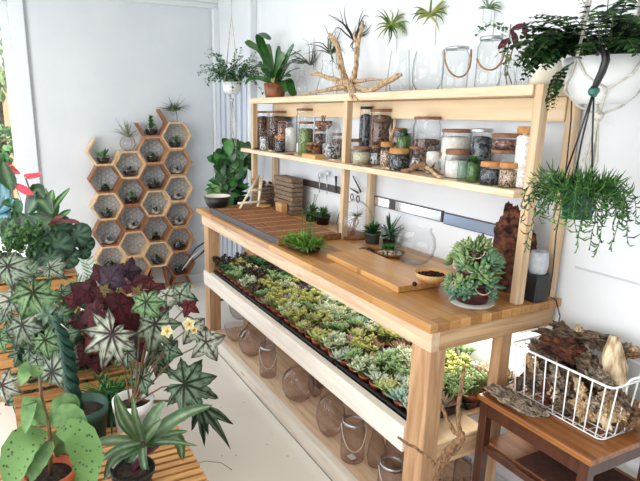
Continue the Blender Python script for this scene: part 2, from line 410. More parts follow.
# ================================================================== ROOM
WX = -3.42; CZ = 2.44; FY = -4.6; RX = 3.2
struct(B(-3.55, RX+.1, FY-.1, .12, -.08, 0).build('floor', 'floor', smooth=False))
struct(B(-3.55, RX+.1, FY-.1, .12, CZ, CZ+.08).build('ceiling', 'ceil', smooth=False))
struct(B(WX, RX, 0, .1, 0, CZ).build('wall_back', 'wallB', smooth=False))
mb = MB(); mb.box(WX-.1, WX, -1.585, .1, 0, CZ); mb.box(WX-.1, WX, FY, -2.75, 0, CZ); mb.box(WX-.1, WX, -2.75, -1.585, 2.3, CZ)
struct(mb.build('wall_left', 'wallA', smooth=False))
struct(B(RX, RX+.1, FY, .1, 0, CZ).build('wall_right', 'wallB', smooth=False))
mb = MB(); mb.box(WX, RX, FY-.1, FY, 0, .35); mb.box(WX, RX, FY-.1, FY, 2.3, CZ); mb.box(WX, -2.6, FY-.1, FY, .35, 2.3); mb.box(2.9, RX, FY-.1, FY, .35, 2.3)
struct(mb.build('wall_front', 'wallB', smooth=False))
fr = MB()
for x in (-2.6, -.75, 1.05, 2.85): fr.box(x, x+.05, FY-.08, FY-.02, .35, 2.3)
fr.box(-2.6, 2.9, FY-.08, FY-.02, .35, .4); fr.box(-2.6, 2.9, FY-.08, FY-.02, 2.25, 2.3)
struct(fr.build('window_2', 'trim', smooth=False))
# glazed garden door in the left wall
w = struct(MB().box(WX-.07, WX-.03, -2.74, -2.66, 0, 2.3).box(WX-.07, WX-.03, -1.66, -1.60, 0, 2.3).box(WX-.07, WX-.03, -2.66, -1.66, 0, .09).box(WX-.07, WX-.03, -2.66, -1.66, 2.22, 2.3).build('window_1', 'trim', bevel=.004))
MB().box(WX-.056, WX-.048, -2.66, -1.66, .09, 2.22).build('pane', 'paneglass', w, smooth=False)
struct(MB().box(WX, WX+.022, -1.60, -1.497, 0, 2.40).box(WX, WX+.022, -2.86, -2.74, 0, 2.40).box(WX, WX+.022, -2.74, -1.60, 2.3, 2.40).build('trim_1', 'trim', bevel=.004))
struct(MB().box(WX, WX+.008, -1.497, -1.478, 0, 2.37).build('trim_2', M('grey_seal', '#a9adb3'), bevel=.002))
struct(MB().box(WX, WX+.03, -1.478, 0, 2.36, 2.40).box(WX, WX+.05, -1.478, 0, 2.40, CZ).build('trim_3', 'trim', bevel=.006))
struct(MB().box(WX, WX+.018, -1.478, 0, 0, .085).build('baseboard_left', 'trim', bevel=.004))
struct(MB().box(WX+.02, RX, -.018, 0, 0, .085).build('baseboard_back', 'trim', bevel=.004))
# ribbed blue-grey door panel at the left end of the back wall
d = struct(MB().box(-3.36, -2.66, -.028, 0, .0, 1.86).build('door_1', 'stripe', bevel=.003))
mb = MB()
for i in range(6): mb.box(-3.33+i*.115, -3.27+i*.115, -.044, -.028, .1, 1.82)
mb.build('ribs', M('door_rib_paint', '#c6ccd6', rough=.5), d, bevel=.004)
struct(MB().box(-3.41, -3.36, -.05, 0, 0, 2.36).box(-2.66, -2.60, -.05, 0, 0, 2.36).build('trim_4', 'trim', bevel=.004))
# panel joint on the right of the back wall
struct(MB().box(.03, RX, -.004, 0, 1.02, 1.026).build('trim_5', M('wall_joint', '#c6c9cd'), smooth=False))
# floor seam that runs in front of the bench
struct(MB().box(-3.3, 1.2, -.5905, -.5865, 0, .0015).build('trim_6', M('floor_seam', '#565250'), smooth=False))

# ------------------------------------------------------------------ outside the garden door
struct(B(-16, WX-.11, -9, 4, -.12, -.02).build('patio', M('pale_concrete', '#cfcbc4', '#e3e0da', scale=4, rough=.9), smooth=False))
fb = MB()
for i in range(40): fb.box(-7.6, -7.55, -6+i*.21, -5.81+i*.21, 0, 1.9)
tag(fb.build('garden_fence', wood('fence_boards', '#c9b08c', '#a98c66', 'z', knots=False), smooth=False), 'pale boarded garden fence seen through the glass door', 'fence')
def bush(name, label, cat, c, r, n, s, cols, stemr=.02, org=None):
    c = Vector(c); t = thing(name, label, cat, (c.x, c.y, 0))
    mb = MB()
    for i in range(n):
        v = Vector((RND.gauss(0, 1), RND.gauss(0, 1), RND.gauss(0, 1))).normalized(); k = RND.uniform(.55, 1)
        p = c+Vector((v.x*r[0], v.y*r[1], v.z*r[2]))*k
        col = RND.choice(cols)
        mb.leaf(p, v+jv(.6), UP+jv(.7), s*RND.uniform(.7, 1.3), s*.55, .5, col, seg=2)
    mb.build('foliage', 'leaf', t, world=True)
    mb = MB(); mb.tube([(c.x, c.y, -.02), (c.x+.03, c.y, c.z*.5), (c.x, c.y+.02, c.z)], [stemr*1.5, stemr, stemr*.6]); mb.build('trunk', 'bark', t, world=True)
bush('garden_tree', 'leafy green tree filling the top of the view through the glass door', 'tree', (-6.2, -1.75, 2.3), (.55, .5, .6), 700, .12, [C('#a9bd86'), C('#8aa56c'), C('#c9d3a6')], .05)
bush('garden_shrub', 'low dark green shrub at the foot of the fence outside the door', 'shrub', (-6.0, -1.85, 1.15), (.4, .35, .22), 500, .1, [C('#6f9a62'), C('#8fb47c'), C('#4f7d4c')])

# ================================================================== WORKBENCH
L, D = 2.283, .591
bn = thing('workbench', 'long pine workbench with butcher block top and two lower shelves', 'workbench', (-L/2, -.29, 0))
def bp_(name, mat, *bx, bev=.003):
    m_ = MB()
    for b in bx: m_.box(*b)
    return m_.build(name, mat, bn, bevel=bev, world=True)
bp_('tabletop', 'top', (-L, 0, -D, -.002, .87, .9))
bp_('apron', 'pine_x', (-L+.06, -.01, -D+.018, -D+.053, .80, .87))
bp_('apron', 'pine_x', (-L+.06, -.045, -.05, -.02, .80, .87))
bp_('apron', 'pine_y', (-.045, -.012, -D+.053, -.02, .80, .87))
bp_('apron', 'pine_y', (-L+.06, -L+.09, -D+.053, -.05, .80, .87))
for x0, x1_, y0, y1 in ((-.10, -.012, -.570, -.505), (-L+.093, -L+.181, -.570, -.49), (-.052, -.012, -.262, -.212), (-L+.093, -L+.181, -.287, -.215)):
    bp_('leg', 'pine_z', (x0, x1_, y0, y1, 0, .80))
bp_('rail', 'white_rail', (-L+.09, -.101, -.578, -.54, .392, .488))
bp_('rail', 'pine_y', (-.05, -.016, -.504, -.263, .37, .45))
bp_('rail', 'pine_x', (-L+.1, -.1, -.035, -.015, .39, .45))
bp_('shelf_board', 'ply', (-L+.1, -.013, -.54, -.29, .452, .464), (-L+.1, -.013, -.21, -.02, .452, .464), (-L+.184, -.102, -.29, -.21, .452, .464))
bp_('rail', 'white_rail', (-L+.09, -.101, -.583, -.545, .001, .075))
bp_('bottom_board', 'pine_x', (-L+.182, -.102, -.545, -.05, .058, .073), (-.102, -.012, -.50, -.29, .058, .073), (-.102, -.012, -.21, -.05, .058, .073))
ZT = .9
# ================================================================== SHELF UNIT ON THE BENCH
su = thing('shelf_unit', 'pale pine two-tier shelf unit standing on the workbench', 'shelf', (-1.15, -.12, ZT))
def sp_(name, mat, *bx, bev=.003):
    m_ = MB()
    for b in bx: m_.box(*b)
    return m_.build(name, mat, su, bevel=bev, world=True)
ZS, ZU = 1.286, 1.615
for x in (-.048, -1.119, -2.235):
    sp_('front_post', 'pale_z', (x, x+.030, -.205, -.170, ZT, ZU-.034 if x < -.1 else ZU))
    sp_('rear_post', 'pale_z', (x, x+.030, -.046, -.014, ZT, ZU-.034))
sp_('lower_shelf', 'pale_x', (-2.33, -.049, -.243, -.206, ZS-.024, ZS), (-2.205, -.049, -.206, -.047, ZS-.024, ZS), bev=.002)
sp_('upper_shelf', 'pale_x', (-2.245, -.049, -.212, -.012, ZU-.034, ZU), (-.049, 0, -.169, -.012, ZU-.034, ZU), bev=.003)
sp_('back_panel', 'ply', (-2.2, -.05, -.052, -.04, 1.50, ZU-.035))

# ================================================================== HEXAGON SHELF
hx = thing('hexagon_shelf', 'tall honeycomb shelf of glued wooden hexagons against the left wall', 'shelf', (WX+.07, -.71, 0))
HY = [-1.012, -.811, -.613, -.413]; dz = .2215
cells = []
hm = {(0, 0): 'L', (0, 1): 'D', (0, 2): 'L', (0, 3): 'D', (0, 4): 'L', (1, 0): 'L', (1, 1): 'D', (1, 2): 'D', (1, 3): 'L', (1, 4): 'M',
      (2, 0): 'D', (2, 1): 'M', (2, 2): 'D', (2, 3): 'L', (2, 4): 'D', (2, 5): 'L', (3, 0): 'L', (3, 1): 'M', (3, 2): 'L', (3, 3): 'M', (3, 4): 'M', (3, 5): 'D'}
def hz(c, r):
    return {0: 1.217, 1: 1.104, 2: 1.438, 3: 1.332}[c]-r*(dz if c != 3 else .2225)
def hexframe(y, z, x0, x1, R, t, name, mat, par, part=None):
    ax, az = R*1.0, R*.966
    mb = MB(); vs = []
    for x in (x0, x1):
        for rr in (1, 1-t/R):
            for k in range(6):
                a = PI/3*k; vs.append(Vector((x, y+ax*rr*math.cos(a), z+az*rr*math.sin(a))))
    fs = []
    ks = range(6) if part is None else part
    for k in ks:
        n = (k+1) % 6
        fs += [(k, n, 12+n, 12+k), (6+n, 6+k, 18+k, 18+n), (12+k, 12+n, 18+n, 18+k), (n, k, 6+k, 6+n)]
    if part is not None:
        a = ks[0]; b = (ks[-1]+1) % 6; fs += [(a, 12+a, 18+a, 6+a), (b, 6+b, 18+b, 12+b)]
    mb.add(vs, fs); return mb.build(name, mat, par, bevel=.0015, world=True)
XF = WX+.118; XB = WX+.012
for (c, r), k in hm.items():
    y, z = HY[c], hz(c, r)
    part = None
    if (c, r) == (2, 0): part = [3, 4, 5, 0]
    if (c, r) == (0, 0): part = [2, 3, 4, 5]
    h = hexframe(y, z, XB, XF, .1325, .0165, 'hexagonal_cell', 'hex'+k, hx, part)
    if (c, r) in ((2, 0), (0, 0)): continue
    mb = MB(); s = .022; Rr = .112
    for i in range(-9, 10):
        for j in range(-9, 10):
            cy = i*s*1.5; cz = j*s*1.732+(i % 2)*s*.866
            for a in (0, PI/3, 2*PI/3):
                p = Vector((XB+.006, cy+s*math.cos(a), cz+s*math.sin(a))); q = Vector((XB+.006, cy+s*math.cos(a+PI/3), cz+s*math.sin(a+PI/3)))
                def ins(v):
                    return abs(v.z) < Rr*.84 and abs(v.y)*.866+abs(v.z)*.5 < Rr*.87
                if ins(p) and ins(q): mb.tube([p+Vector((0, y, z)), q+Vector((0, y, z))], .0013, n=3, cap=False)
    mb.build('wire_mesh', 'wire', h).location = -parent_loc(h)
    cells.append((c, r, y, z))
# base ledge
for c in (0, 1, 2, 3):
    y = HY[c]
    MB().box(XB, XF+.05, y-.1005, y+.1005, .0, .028).build('base_ledge', 'hexL' if c % 2 else 'hexM', hx, bevel=.004, world=True)
for y in (HY[0], HY[1], HY[2], HY[3]):
    top = {HY[0]: hz(0, 4), HY[1]: hz(1, 4), HY[2]: hz(2, 5), HY[3]: hz(3, 5)}[y]-.127
    for sgn in (-1, 1):
        if top < .035: continue
        mb = MB(); mb.add([Vector(p) for p in ((XB, y+sgn*.066, top), (XF, y+sgn*.066, top), (XF, y+sgn*.095, .02), (XB, y+sgn*.095, .02), (XB, y+sgn*.054, top), (XF, y+sgn*.054, top), (XF, y+sgn*.08, .02), (XB, y+sgn*.08, .02))],
              [(0, 1, 2, 3), (4, 7, 6, 5), (0, 4, 5, 1), (3, 2, 6, 7), (1, 5, 6, 2), (0, 3, 7, 4)])
        mb.build('base_support', 'hexD', hx, smooth=False, world=True)

# small terrariums in the cells
def tuft(mb, c, n, Ln, W, ce, cm=None, el=(30, 85), droop=.6, seg=4, sd=None):
    for i in range(n):
        a = 2*PI*i/n*2.618+RND.uniform(0, .5); e = math.radians(RND.uniform(*el))
        d = Vector((math.cos(a)*math.cos(e), math.sin(a)*math.cos(e), math.sin(e)))
        mb.leaf(Vector(c)+d*.004, d, UP, Ln*RND.uniform(.7, 1.15), W, droop*RND.uniform(.4, 1.2), ce if not isinstance(ce, list) else RND.choice(ce), cm, seg=seg)
tkind = [('round glass bowl with dark soil and a small green plant', 0), ('little glass jar of black soil and tiny leaves', 1), ('glass globe with white pebbles and a sprig', 2), ('empty clear glass globe', 3), ('tall square glass with dark planting', 4)]
# kind per cell
tk = {(0, 1): 4, (0, 2): 0, (0, 3): 2, (0, 4): 0, (1, 0): 1, (1, 1): 5, (1, 2): 2, (1, 3): 3, (1, 4): 1, (2, 1): 1, (2, 2): 0, (2, 3): 2, (2, 4): 4, (2, 5): 1, (3, 0): 5, (3, 1): 2, (3, 2): 2, (3, 3): 2, (3, 4): 0, (3, 5): 1,
      (0, 0): 6, (2, 0): 7}
tdesc = {0: 'round glass bowl terrarium of dark soil', 1: 'squat glass terrarium with black soil', 2: 'glass globe terrarium with pale pebbles', 3: 'empty clear glass globe', 4: 'square glass terrarium with dark planting', 5: 'glass terrarium with a bright green plant', 6: 'glass bowl with spreading aloe', 7: 'glass bowl with upright bushy green plant'}
colname = ['leftmost column', 'second column', 'third column', 'rightmost column']
greens = [C('#3e6b34'), C('#5f8f4c'), C('#2b4a29'), C('#7ba066')]
for (c, r), k in tk.items():
    y, z = HY[c], hz(c, r)-.0965
    p = Vector((WX+.068, y, z))
    t = thing('terrarium', '%s in %s cell of %s, honeycomb shelf' % (tdesc[k], ['top', 'second', 'third', 'fourth', 'fifth', 'sixth'][r], colname[c]), 'terrarium', p, 'terrariums in the honeycomb shelf')
    R = .052 if k != 4 else .038
    if k == 4: prof = [(.028, .001), (.034, .004), (.034, .085), (.03, .1)]
    else: prof = [(.02, .001), (.038, .006), (R, .03), (R, .055), (.042, .078), (.030, .088)]
    MB().lathe(prof, 20, p).build('glass_bowl', 'glass', t, world=True)
    if k != 3:
        h = .042 if k in (0, 1, 5, 6, 7) else .024
        MB().lathe([(.019, .003), (.036, .008), (R-.003, h*.8), (R-.004, h), (.01, h+.006)], 16, p, jit=.05, cap1=True).build('planting_soil', 'soil' if k != 2 else 'gravel', t, world=True)
        mb = MB(); q = p+Vector((0, 0, h))
        if k in (0, 1, 4): tuft(mb, q, 22, .042, .02, greens+[C('#16241a'), C('#0f1a12')], el=(20, 80))
        if k == 2: tuft(mb, q, 16, .042, .016, [C('#2a3d26'), C('#8a9a78'), C('#16241a')], el=(20, 80)); mb.blob(q+Vector((.02, -.018, .004)), .016, col=C('#d9d2c6'))
        if k == 5:
            tuft(mb, q, 22, .06, .016, [C('#3f8a34'), C('#5ba646'), C('#2f6f2b')], el=(25, 88))
        if k == 6: tuft(mb, q, 13, .115, .024, [C('#4f8a45'), C('#6da35a'), C('#3b7336')], el=(5, 65), droop=.3)
        if k == 7:
            for i in range(9): tuft(mb, q+Vector((0, 0, .012*i)), 7, .05*(1-i*.06), .017, [C('#3a8338'), C('#55a04a'), C('#2c6a2c')], el=(25, 60), droop=.2)
        mb.build('plant', 'leaf', t, world=True)

def airplant(mb, c, n, Ln, r, cols, up=Vector((0, 0, 1)), spread=1.0, curl=1.0, thin=True, jit=.35):
    c = Vector(c)
    for i in range(n):
        a = 2*PI*i/n+RND.uniform(-.3, .3); e = RND.uniform(.1, 1.3)
        o = up.orthogonal().normalized(); o2 = up.cross(o)
        d = (up*math.sin(e)+(o*math.cos(a)+o2*math.sin(a))*math.cos(e)*spread).normalized()
        pts = [c]; dd = d.copy(); l = Ln*RND.uniform(.6, 1.15); bend = Vector((RND.uniform(-1, 1), RND.uniform(-1, .3), RND.uniform(-1.2, .2)))*curl*.22
        for k in range(6):
            dd = (dd+bend*(k/4)+jv(.05)).normalized(); pts.append(pts[-1]+dd*l/6)
        col = RND.choice(cols)
        mb.tube(pts, [r, r*1.05, r*.85, r*.65, r*.45, r*.3, r*.1], n=4, cap=False, col=col)
# on top of the honeycomb
p = Vector((XF-.05, HY[1], hz(1, 0)+.115)); t = thing('glass_vase', 'round wire-hung glass globe on top of the second honeycomb column', 'vase', p)
MB().lathe([(.02, 0), (.045, .012), (.062, .045), (.055, .085), (.03, .11), (.034, .118)], 20, p).build('globe', 'glass', t, world=True)
mb = MB()
for k in range(3):
    a = k*PI/3+.3; mb.tube([p+Vector((.064*math.cos(a)*math.cos(q), .064*math.sin(a)*math.cos(q), .056+.062*math.sin(q))) for q in [i*PI/8 for i in range(17)]], .0013, n=4, cap=False)
mb.build('wire_hoop', 'rope', t, world=True)
mb = MB(); c_ = p+Vector((0, 0, .105)); airplant(mb, c_, 18, .15, .0035, [C('#8b9784'), C('#6e7b6c'), C('#a8a58f')]); airplant(mb, c_, 9, .16, .006, [C('#8fa080'), C('#a1ab88')], spread=.25, curl=.4)
tag(mb.build('air_plant', 'airleaf', org=c_), 'grey-green air plant sprouting from the glass globe atop the honeycomb shelf', 'air plant')
p = Vector((XF-.05, HY[3]-.01, hz(3, 0)+.113)); t = thing('glass_vase', 'small stemmed glass holder atop the rightmost honeycomb column', 'vase', p)
MB().lathe([(.022, 0), (.022, .003), (.003, .008), (.003, .05), (.02, .062), (.028, .085), (.024, .105)], 16, p).build('goblet', 'glass', t, world=True)
mb = MB(); mb.tube([p+Vector((.01, .03, 0)), p+Vector((.01, .03, .05)), p+Vector((.0, .027, .085))], .0025, n=5); mb.build('support_wire', 'blackmetal', t, world=True)
mb = MB(); c_ = p+Vector((0, 0, .09)); airplant(mb, c_, 34, .15, .0032, [C('#6a7a5f'), C('#8b957c'), C('#57664f')], spread=1.2, curl=.8); airplant(mb, c_, 16, .07, .008, [C('#4e6b3e'), C('#6f8a55')], spread=.7, curl=.3)
tag(mb.build('air_plant', 'airleaf', org=c_), 'spiky dark air plant with long thin leaves atop the right honeycomb column', 'air plant')

# floor lamp-black plant stand and what stands on it (beyond the bench's left end)
ps = thing('plant_stand', 'black metal plant stand behind the far left end of the bench', 'plant stand', (-2.41, -.30, 0))
mb = MB().box(-2.51, -2.31, -.475, -.13, .80, .82); mb.build('stand_top', 'blackmetal', ps, bevel=.003, world=True)
for x in (-2.50, -2.34):
    for y in (-.465, -.15): MB().box(x, x+.022, y, y+.022, 0, .80).build('leg', 'blackmetal', ps, bevel=.002, world=True)
for x in (-2.33, -2.49): MB().tube([(x, -.455, .2), (x, -.14, .2)], .008).build('stretcher', 'blackmetal', ps, world=True)
def pot(t, p, r0, r1, h, mat, rim=.006, soil=True, n=24, sq=0):
    p = Vector(p)
    po = MB().lathe([(r0*.2, 0), (r0, 0), (r1*.97, h*.82), (r1*.97+rim*.5, h*.83), (r1+rim*.5, h), (r1-.004, h), (r1-.007, h*.85), (r1*.6, h*.84)], n, p, sq=sq).build('pot', mat, t, world=True)
    if soil: MB().lathe([(r1*.95-.006, h*.80), (r1*.95-.006, h*.86), (r1*.4, h*.9), (.003, h*.9)], n, p, jit=.03, cap1=True, sq=sq).build('soil', 'soil', po, world=True)
def leafcloud(mb, spots, base, cols, W=.6, droop=.5, seg=5, cm=None, stems=None, stemr=.0016, facing=.6, fold=.15, peak=.35):
    """spots: (u, v, plane-x, length px, tip angle deg in the photo sense, 0=right 90=up)"""
    for u, v, x, lp, ang in spots:
        c = at(u, v, 'x', x); l = lp*pxm(c); a = math.radians(ang)
        d = (R_*math.cos(a)+U_*math.sin(a)+TOCAM*RND.uniform(0, .35)).normalized()
        n = (TOCAM*facing+UP*(1-facing)+jv(.2)).normalized()
        col = RND.choice(cols)
        mb.leaf(c-d*l*.5, d, n, l, l*W, droop, col, cm or tuple(q*1.25 for q in col), seg=seg, fold=fold, peak=peak)
        if stems is not None:
            b = Vector(base); s0 = c-d*l*.5; stems.tube([b, b*.5+s0*.5+Vector((0, 0, .25*(s0-b).length*.5)), s0], [stemr*1.4, stemr, stemr*.8], n=4, cap=False)
def leafybush(t, base, u0, u1, v0, v1, x, dx, n, lp, cols, W=.6, droop=.5, mat='leafgloss', ang=None, facing=.55, seed=1, stems=True, peak=.35, ctr=None):
    r = random.Random(seed); mb = MB(); st = MB(); sp = []
    cx, cy = ctr or ((u0+u1)/2, (v0+v1)/2+(v1-v0)*.2)
    for i in range(n):
        while True:
            a, b = r.uniform(-1, 1), r.uniform(-1, 1)
            if a*a+b*b < 1: break
        u = (u0+u1)/2+a*(u1-u0)/2; v = (v0+v1)/2+b*(v1-v0)/2
        an = math.degrees(math.atan2(-(v-cy), u-cx))+r.uniform(-35, 35) if ang is None else r.uniform(*ang)
        sp.append((u, v, x+r.uniform(-dx, dx), lp*r.uniform(.75, 1.25), an))
    leafcloud(mb, sp, base, cols, W, droop, stems=st, facing=facing, peak=peak)
    mb.build('foliage', mat, t, world=True)
    if stems: st.build('stems', 'stem', t, world=True)
p = Vector((-2.42, -.21, .82)); t = thing('potted_pothos', 'tall pothos with big drooping dark leaves behind the bench end', 'potted plant', p)
pot(t, p, .05, .07, .11, 'black')
leafybush(t, p+Vector((0, 0, .1)), 213, 251, 142, 176, -2.44, .07, 62, 14.5, [C('#1f4f22'), C('#2c662c'), C('#3f7f38'), C('#16401a')], W=.62, ang=(-140, 10), seed=5)
p = Vector((-2.40, -.385, .82)); t = thing('potted_plant', 'low glossy green leafy plant just behind the black bowl', 'potted plant', p)
pot(t, p, .05, .065, .08, 'black')
leafybush(t, p+Vector((0, 0, .07)), 209, 245, 168, 202, -2.40, .06, 60, 14, [C('#24572a'), C('#33732f'), C('#6a9c56'), C('#1a4420')], W=.45, seed=8)
# black and white tongs / cord leaning at bench end
mb = MB()
pp = [at(u, v, 'x', -3.27) for u, v in ((177, 275), (186, 262), (196, 248), (205, 242), (209, 245), (203, 252), (192, 262))]
mb.tube(pp, [.004, .005, .006, .007, .007, .008, .004], n=6)
t = tag(mb.build('hand_tongs', 'black', org=pp[0]), 'black and white looped tongs hanging beside the honeycomb shelf', 'tongs')
MB().tube([at(u, v, 'x', -3.26) for u, v in ((182, 270), (192, 257), (206, 246))], [.002, .006, .003], n=6).build('grip', 'white', t, world=True)
# ================================================================== ON THE BENCH
# black bowl
p = at(217.5, 209, 'z', ZT); t = thing('bowl', 'black bowl with cream inside at the far left end of the bench', 'bowl', p)
k = pxm(p)*.5
MB().lathe([(.004, 0), (.045, .0), (.072, .03), (27*k, .088), (27*k-.004, .088), (.068, .034), (.04, .012)], 32, p).build('outer_bowl', 'black', t, world=True)
MB().lathe([(.003, .014), (.040, .014), (.0665, .035), (27*k-.0045, .0885), (27*k-.001, .0895)], 32, p).build('lining', 'cream', t, world=True)
# lattice tray
def quadprism(cs, z0, z1):
    mb = MB(); mb.add([Vector((x, y, z0)) for x, y in cs]+[Vector((x, y, z1)) for x, y in cs], [(3, 2, 1, 0), (4, 5, 6, 7), (0, 1, 5, 4), (1, 2, 6, 5), (2, 3, 7, 6), (3, 0, 4, 7)]); return mb
t = thing('wooden_deck_tile', 'large brown slatted wooden tray with dark grey front edge', 'tray', (-1.57, -.385, ZT))
MB().box(-2.05, -1.10, -.555, -.21, ZT+.001, ZT+.018).build('base', 'lattice_dark', t, smooth=False, world=True)
mb = MB()
for i in range(9): mb.box(-2.05, -1.10, -.55+i*.0377, -.516+i*.0377, ZT+.018, ZT+.029)
mb.build('slats', 'lattice', t, bevel=.002, world=True)
mb = MB()
for i in range(8): mb.box(-1.99+i*.118, -1.978+i*.118, -.55, -.215, ZT+.018, ZT+.0295)
mb.build('joints', M('pale_joint', '#c58e58'), t, smooth=False, world=True)
MB().box(-2.06, -1.10, -.566, -.555, ZT+.001, ZT+.033).build('front_edge', 'grey_side', t, bevel=.002, world=True)
MB().box(-1.10, -1.088, -.566, -.21, ZT+.001, ZT+.033).build('end_edge', 'lattice', t, bevel=.002, world=True)
# easel
MT['easel'] = wood('pale_easel_wood', '#f0e2c8', '#dfcba8', 'z', knots=False)
zb = ZT+.031
a0, a1, tp = at(240, 209, 'z', zb), at(258, 207.5, 'z', zb), at(261, 175.5, 'x', -2.10)
a2 = Vector((a0.x-.08, (a0.y+a1.y)/2+.10, zb))
t = thing('easel', 'little pale wooden display easel standing on the slatted tray', 'easel', (a0+a1)/2)
for q, w_ in ((a0, -.016), (a1, .012)): MB().tube([q+Vector((0, 0, .005)), tp+Vector((0, w_, 0))], .0078, n=6).build('leg', 'easel', t, world=True)
MB().tube([a2+Vector((0, 0, .005)), tp+Vector((-.012, 0, -.02))], .007, n=6).build('leg', 'easel', t, world=True)
MB().tube([a0*.82+tp*.18+Vector((.008, -.045, 0)), a1*.82+tp*.18+Vector((.008, .045, 0))], .008, n=6).build('ledge', 'easel', t, world=True)
MB().tube([a0*.45+tp*.55+Vector((.006, -.01, 0)), a1*.45+tp*.55+Vector((.006, .01, 0))], .007, n=6).build('crossbar', 'easel', t, world=True)
p = at(271, 206, 'z', ZT+.03); p.y = max(min(p.y, -.23), -.26)
tag(MB().lathe([(.003, .0), (.044, 0), (.050, .008), (.046, .009), (.003, .007)], 24, p, cap1=True).build('wooden_saucer', 'lidlight', org=p), 'pale round wooden saucer lying behind the small easel', 'saucer')
# stacks
def stack(name, label, x0, x1, y0, y1, n, h, mat, round_=False):
    t = thing(name, label, 'stack', ((x0+x1)/2, (y0+y1)/2, ZT))
    for i in range(n):
        j = RND.uniform(-.004, .004)
        if round_: MB().lathe([(.003, 0), ((x1-x0)/2-.006, 0), ((x1-x0)/2, h*.3), ((x1-x0)/2, h*.75), ((x1-x0)/2-.008, h*.97), (.003, h*.97)], 24, ((x0+x1)/2+j, (y0+y1)/2+j, ZT+i*h), jit=.015, cap1=True).build('layer', mat, t, world=True)
        else: MB().box(x0+j, x1+j, y0+j, y1-abs(j), ZT+i*h+.001, ZT+(i+1)*h-.002).build('layer', mat, t, bevel=.005, world=True)
    return t
stack('wood_fibre_pots', 'tall square stack of grey-brown wood slabs under the shelf', at(280, 195, 'y', -.10).x, at(298, 195, 'y', -.10).x, -.145, -.062, 8, .029, 'stackwood')
stack('wood_fibre_pots', 'lower rounded stack of brown wooden discs behind the easel', -2.262, -2.105, -.215, -.058, 6, .022, 'stackwood', True)
p = Vector((-2.215, -.175, ZT+.134)); t = thing('straw_basket', 'small straw basket on top of the rounded stack', 'basket', p)
MB().lathe([(.002, 0), (.03, 0), (.038, .03), (.030, .055), (.027, .055), (.034, .03), (.028, .01)], 20, p, jit=.03).build('basket_body', 'basketry', t, world=True)
for i, (dx, dy) in enumerate(((0, 0), (.004, .052), (-.044, .03))):
    q = Vector((-2.145+dx, -.160+dy, ZT+.147)); mb = MB()
    for k_ in range(26):
        a = k_*2.4; e = -1.2+k_*.1; d = Vector((math.cos(a)*math.cos(e), math.sin(a)*math.cos(e), math.sin(e)))
        mb.fleaf(q+d*.008, d, UP, .018, .013, .005, C('#5a3a26'), C('#8a6040'), curl=.2)
    tag(mb.build('pine_cone', 'leafmatte', org=q), 'brown pine cone on the rounded stack, %s' % ('nearest the bench front', 'nearest the shelf post', 'at the back')[i], 'pine cone', 'pine cones on the stack')
p = at(289.5, 211, 'z', ZT+.03); p = Vector((-1.83, -.205+.03, ZT)); 
tag(MB().box(p.x-.04, p.x+.04, p.y-.022, p.y+.022, ZT, ZT+.075).build('wood_block', 'lidlight', org=p, bevel=.003), 'plain light wooden block behind the slatted tray', 'block')
# dark little pots behind tray
for i, (u, v, lab) in enumerate(((312, 222, 'small dark pot of fine green sprigs behind the slatted tray'), (323, 226, 'low dark dish of green seedlings between tray and wall'))):
    p = at(u, v, 'z', ZT); p.y = -.10 if i == 0 else -.09; p.x = at(u, 215, 'y', p.y).x; p.z = ZT
    t = thing('potted_seedlings', lab, 'potted plant', p); pot(t, p, .035, .042, .05, 'black')
    mb = MB(); tuft(mb, p+Vector((0, 0, .045)), 60, .06, .012, [C('#2f5a2b'), C('#4d7f3c'), C('#6c9a55')], el=(5, 85)); 
    if i == 0:
        for k_ in range(4): mb.tube([p+Vector((0, 0, .04)), p+Vector((RND.uniform(-.03, .03), RND.uniform(-.03, .03), .16))], .0015, n=4, col=C('#5d7d45'))
    mb.build('foliage', 'leaf', t, world=True)
# glass tub of grass
p = at(303, 250, 'z', ZT); t = thing('glass_tub', 'rectangular clear tub of bright green grassy moss on the bench', 'planter', p)
q = 20*pxm(p)
def rrect(a, b, r, z, n=5):
    out = []
    for cx, cy, a0_ in ((a-r, b-r, 0), (-a+r, b-r, 90), (-a+r, -b+r, 180), (a-r, -b+r, 270)):
        for i in range(n): th = math.radians(a0_+90*i/(n-1)); out.append(Vector((cx+r*math.cos(th), cy+r*math.sin(th), z)))
    return out
def rloft(mb, secs, cap=True, col=None):
    n = len(secs[0]); vs = [v for s in secs for v in s]
    fs = [(i*n+j, i*n+(j+1) % n, (i+1)*n+(j+1) % n, (i+1)*n+j) for i in range(len(secs)-1) for j in range(n)]
    if cap: fs.append(tuple(range(n-1, -1, -1)))
    mb.add(vs, fs, col)
rot = Matrix.Rotation(.15, 3, 'Z')
mb = MB(); rloft(mb, [[p+rot @ v for v in rrect(a, b, .02, z)] for a, b, z in ((.075, .045, .002), (.08, .05, .008), (.09, .058, .045), (.094, .062, .047))]); mb.build('tub', 'glass', t, world=True)
mb = MB(); rloft(mb, [[p+rot @ v for v in rrect(a, b, .018, z)] for a, b, z in ((.074, .044, .005), (.081, .050, .022), (.02, .01, .028))]); mb.build('substrate', 'soil', t, world=True)
mb = MB()
for i in range(520):
    o = rot @ Vector((RND.uniform(-.078, .078), RND.uniform(-.047, .047), .024)); a = RND.uniform(0, 2*PI); e = RND.uniform(.55, 1.45)
    d = Vector((math.cos(a)*math.cos(e), math.sin(a)*math.cos(e), math.sin(e)))+o*2
    mb.leaf(p+o, d, UP, RND.uniform(.05, .10), .0065, .9, RND.choice([C('#86b84a'), C('#659a38'), C('#a8cf66'), C('#4a7f2c')]), seg=3)
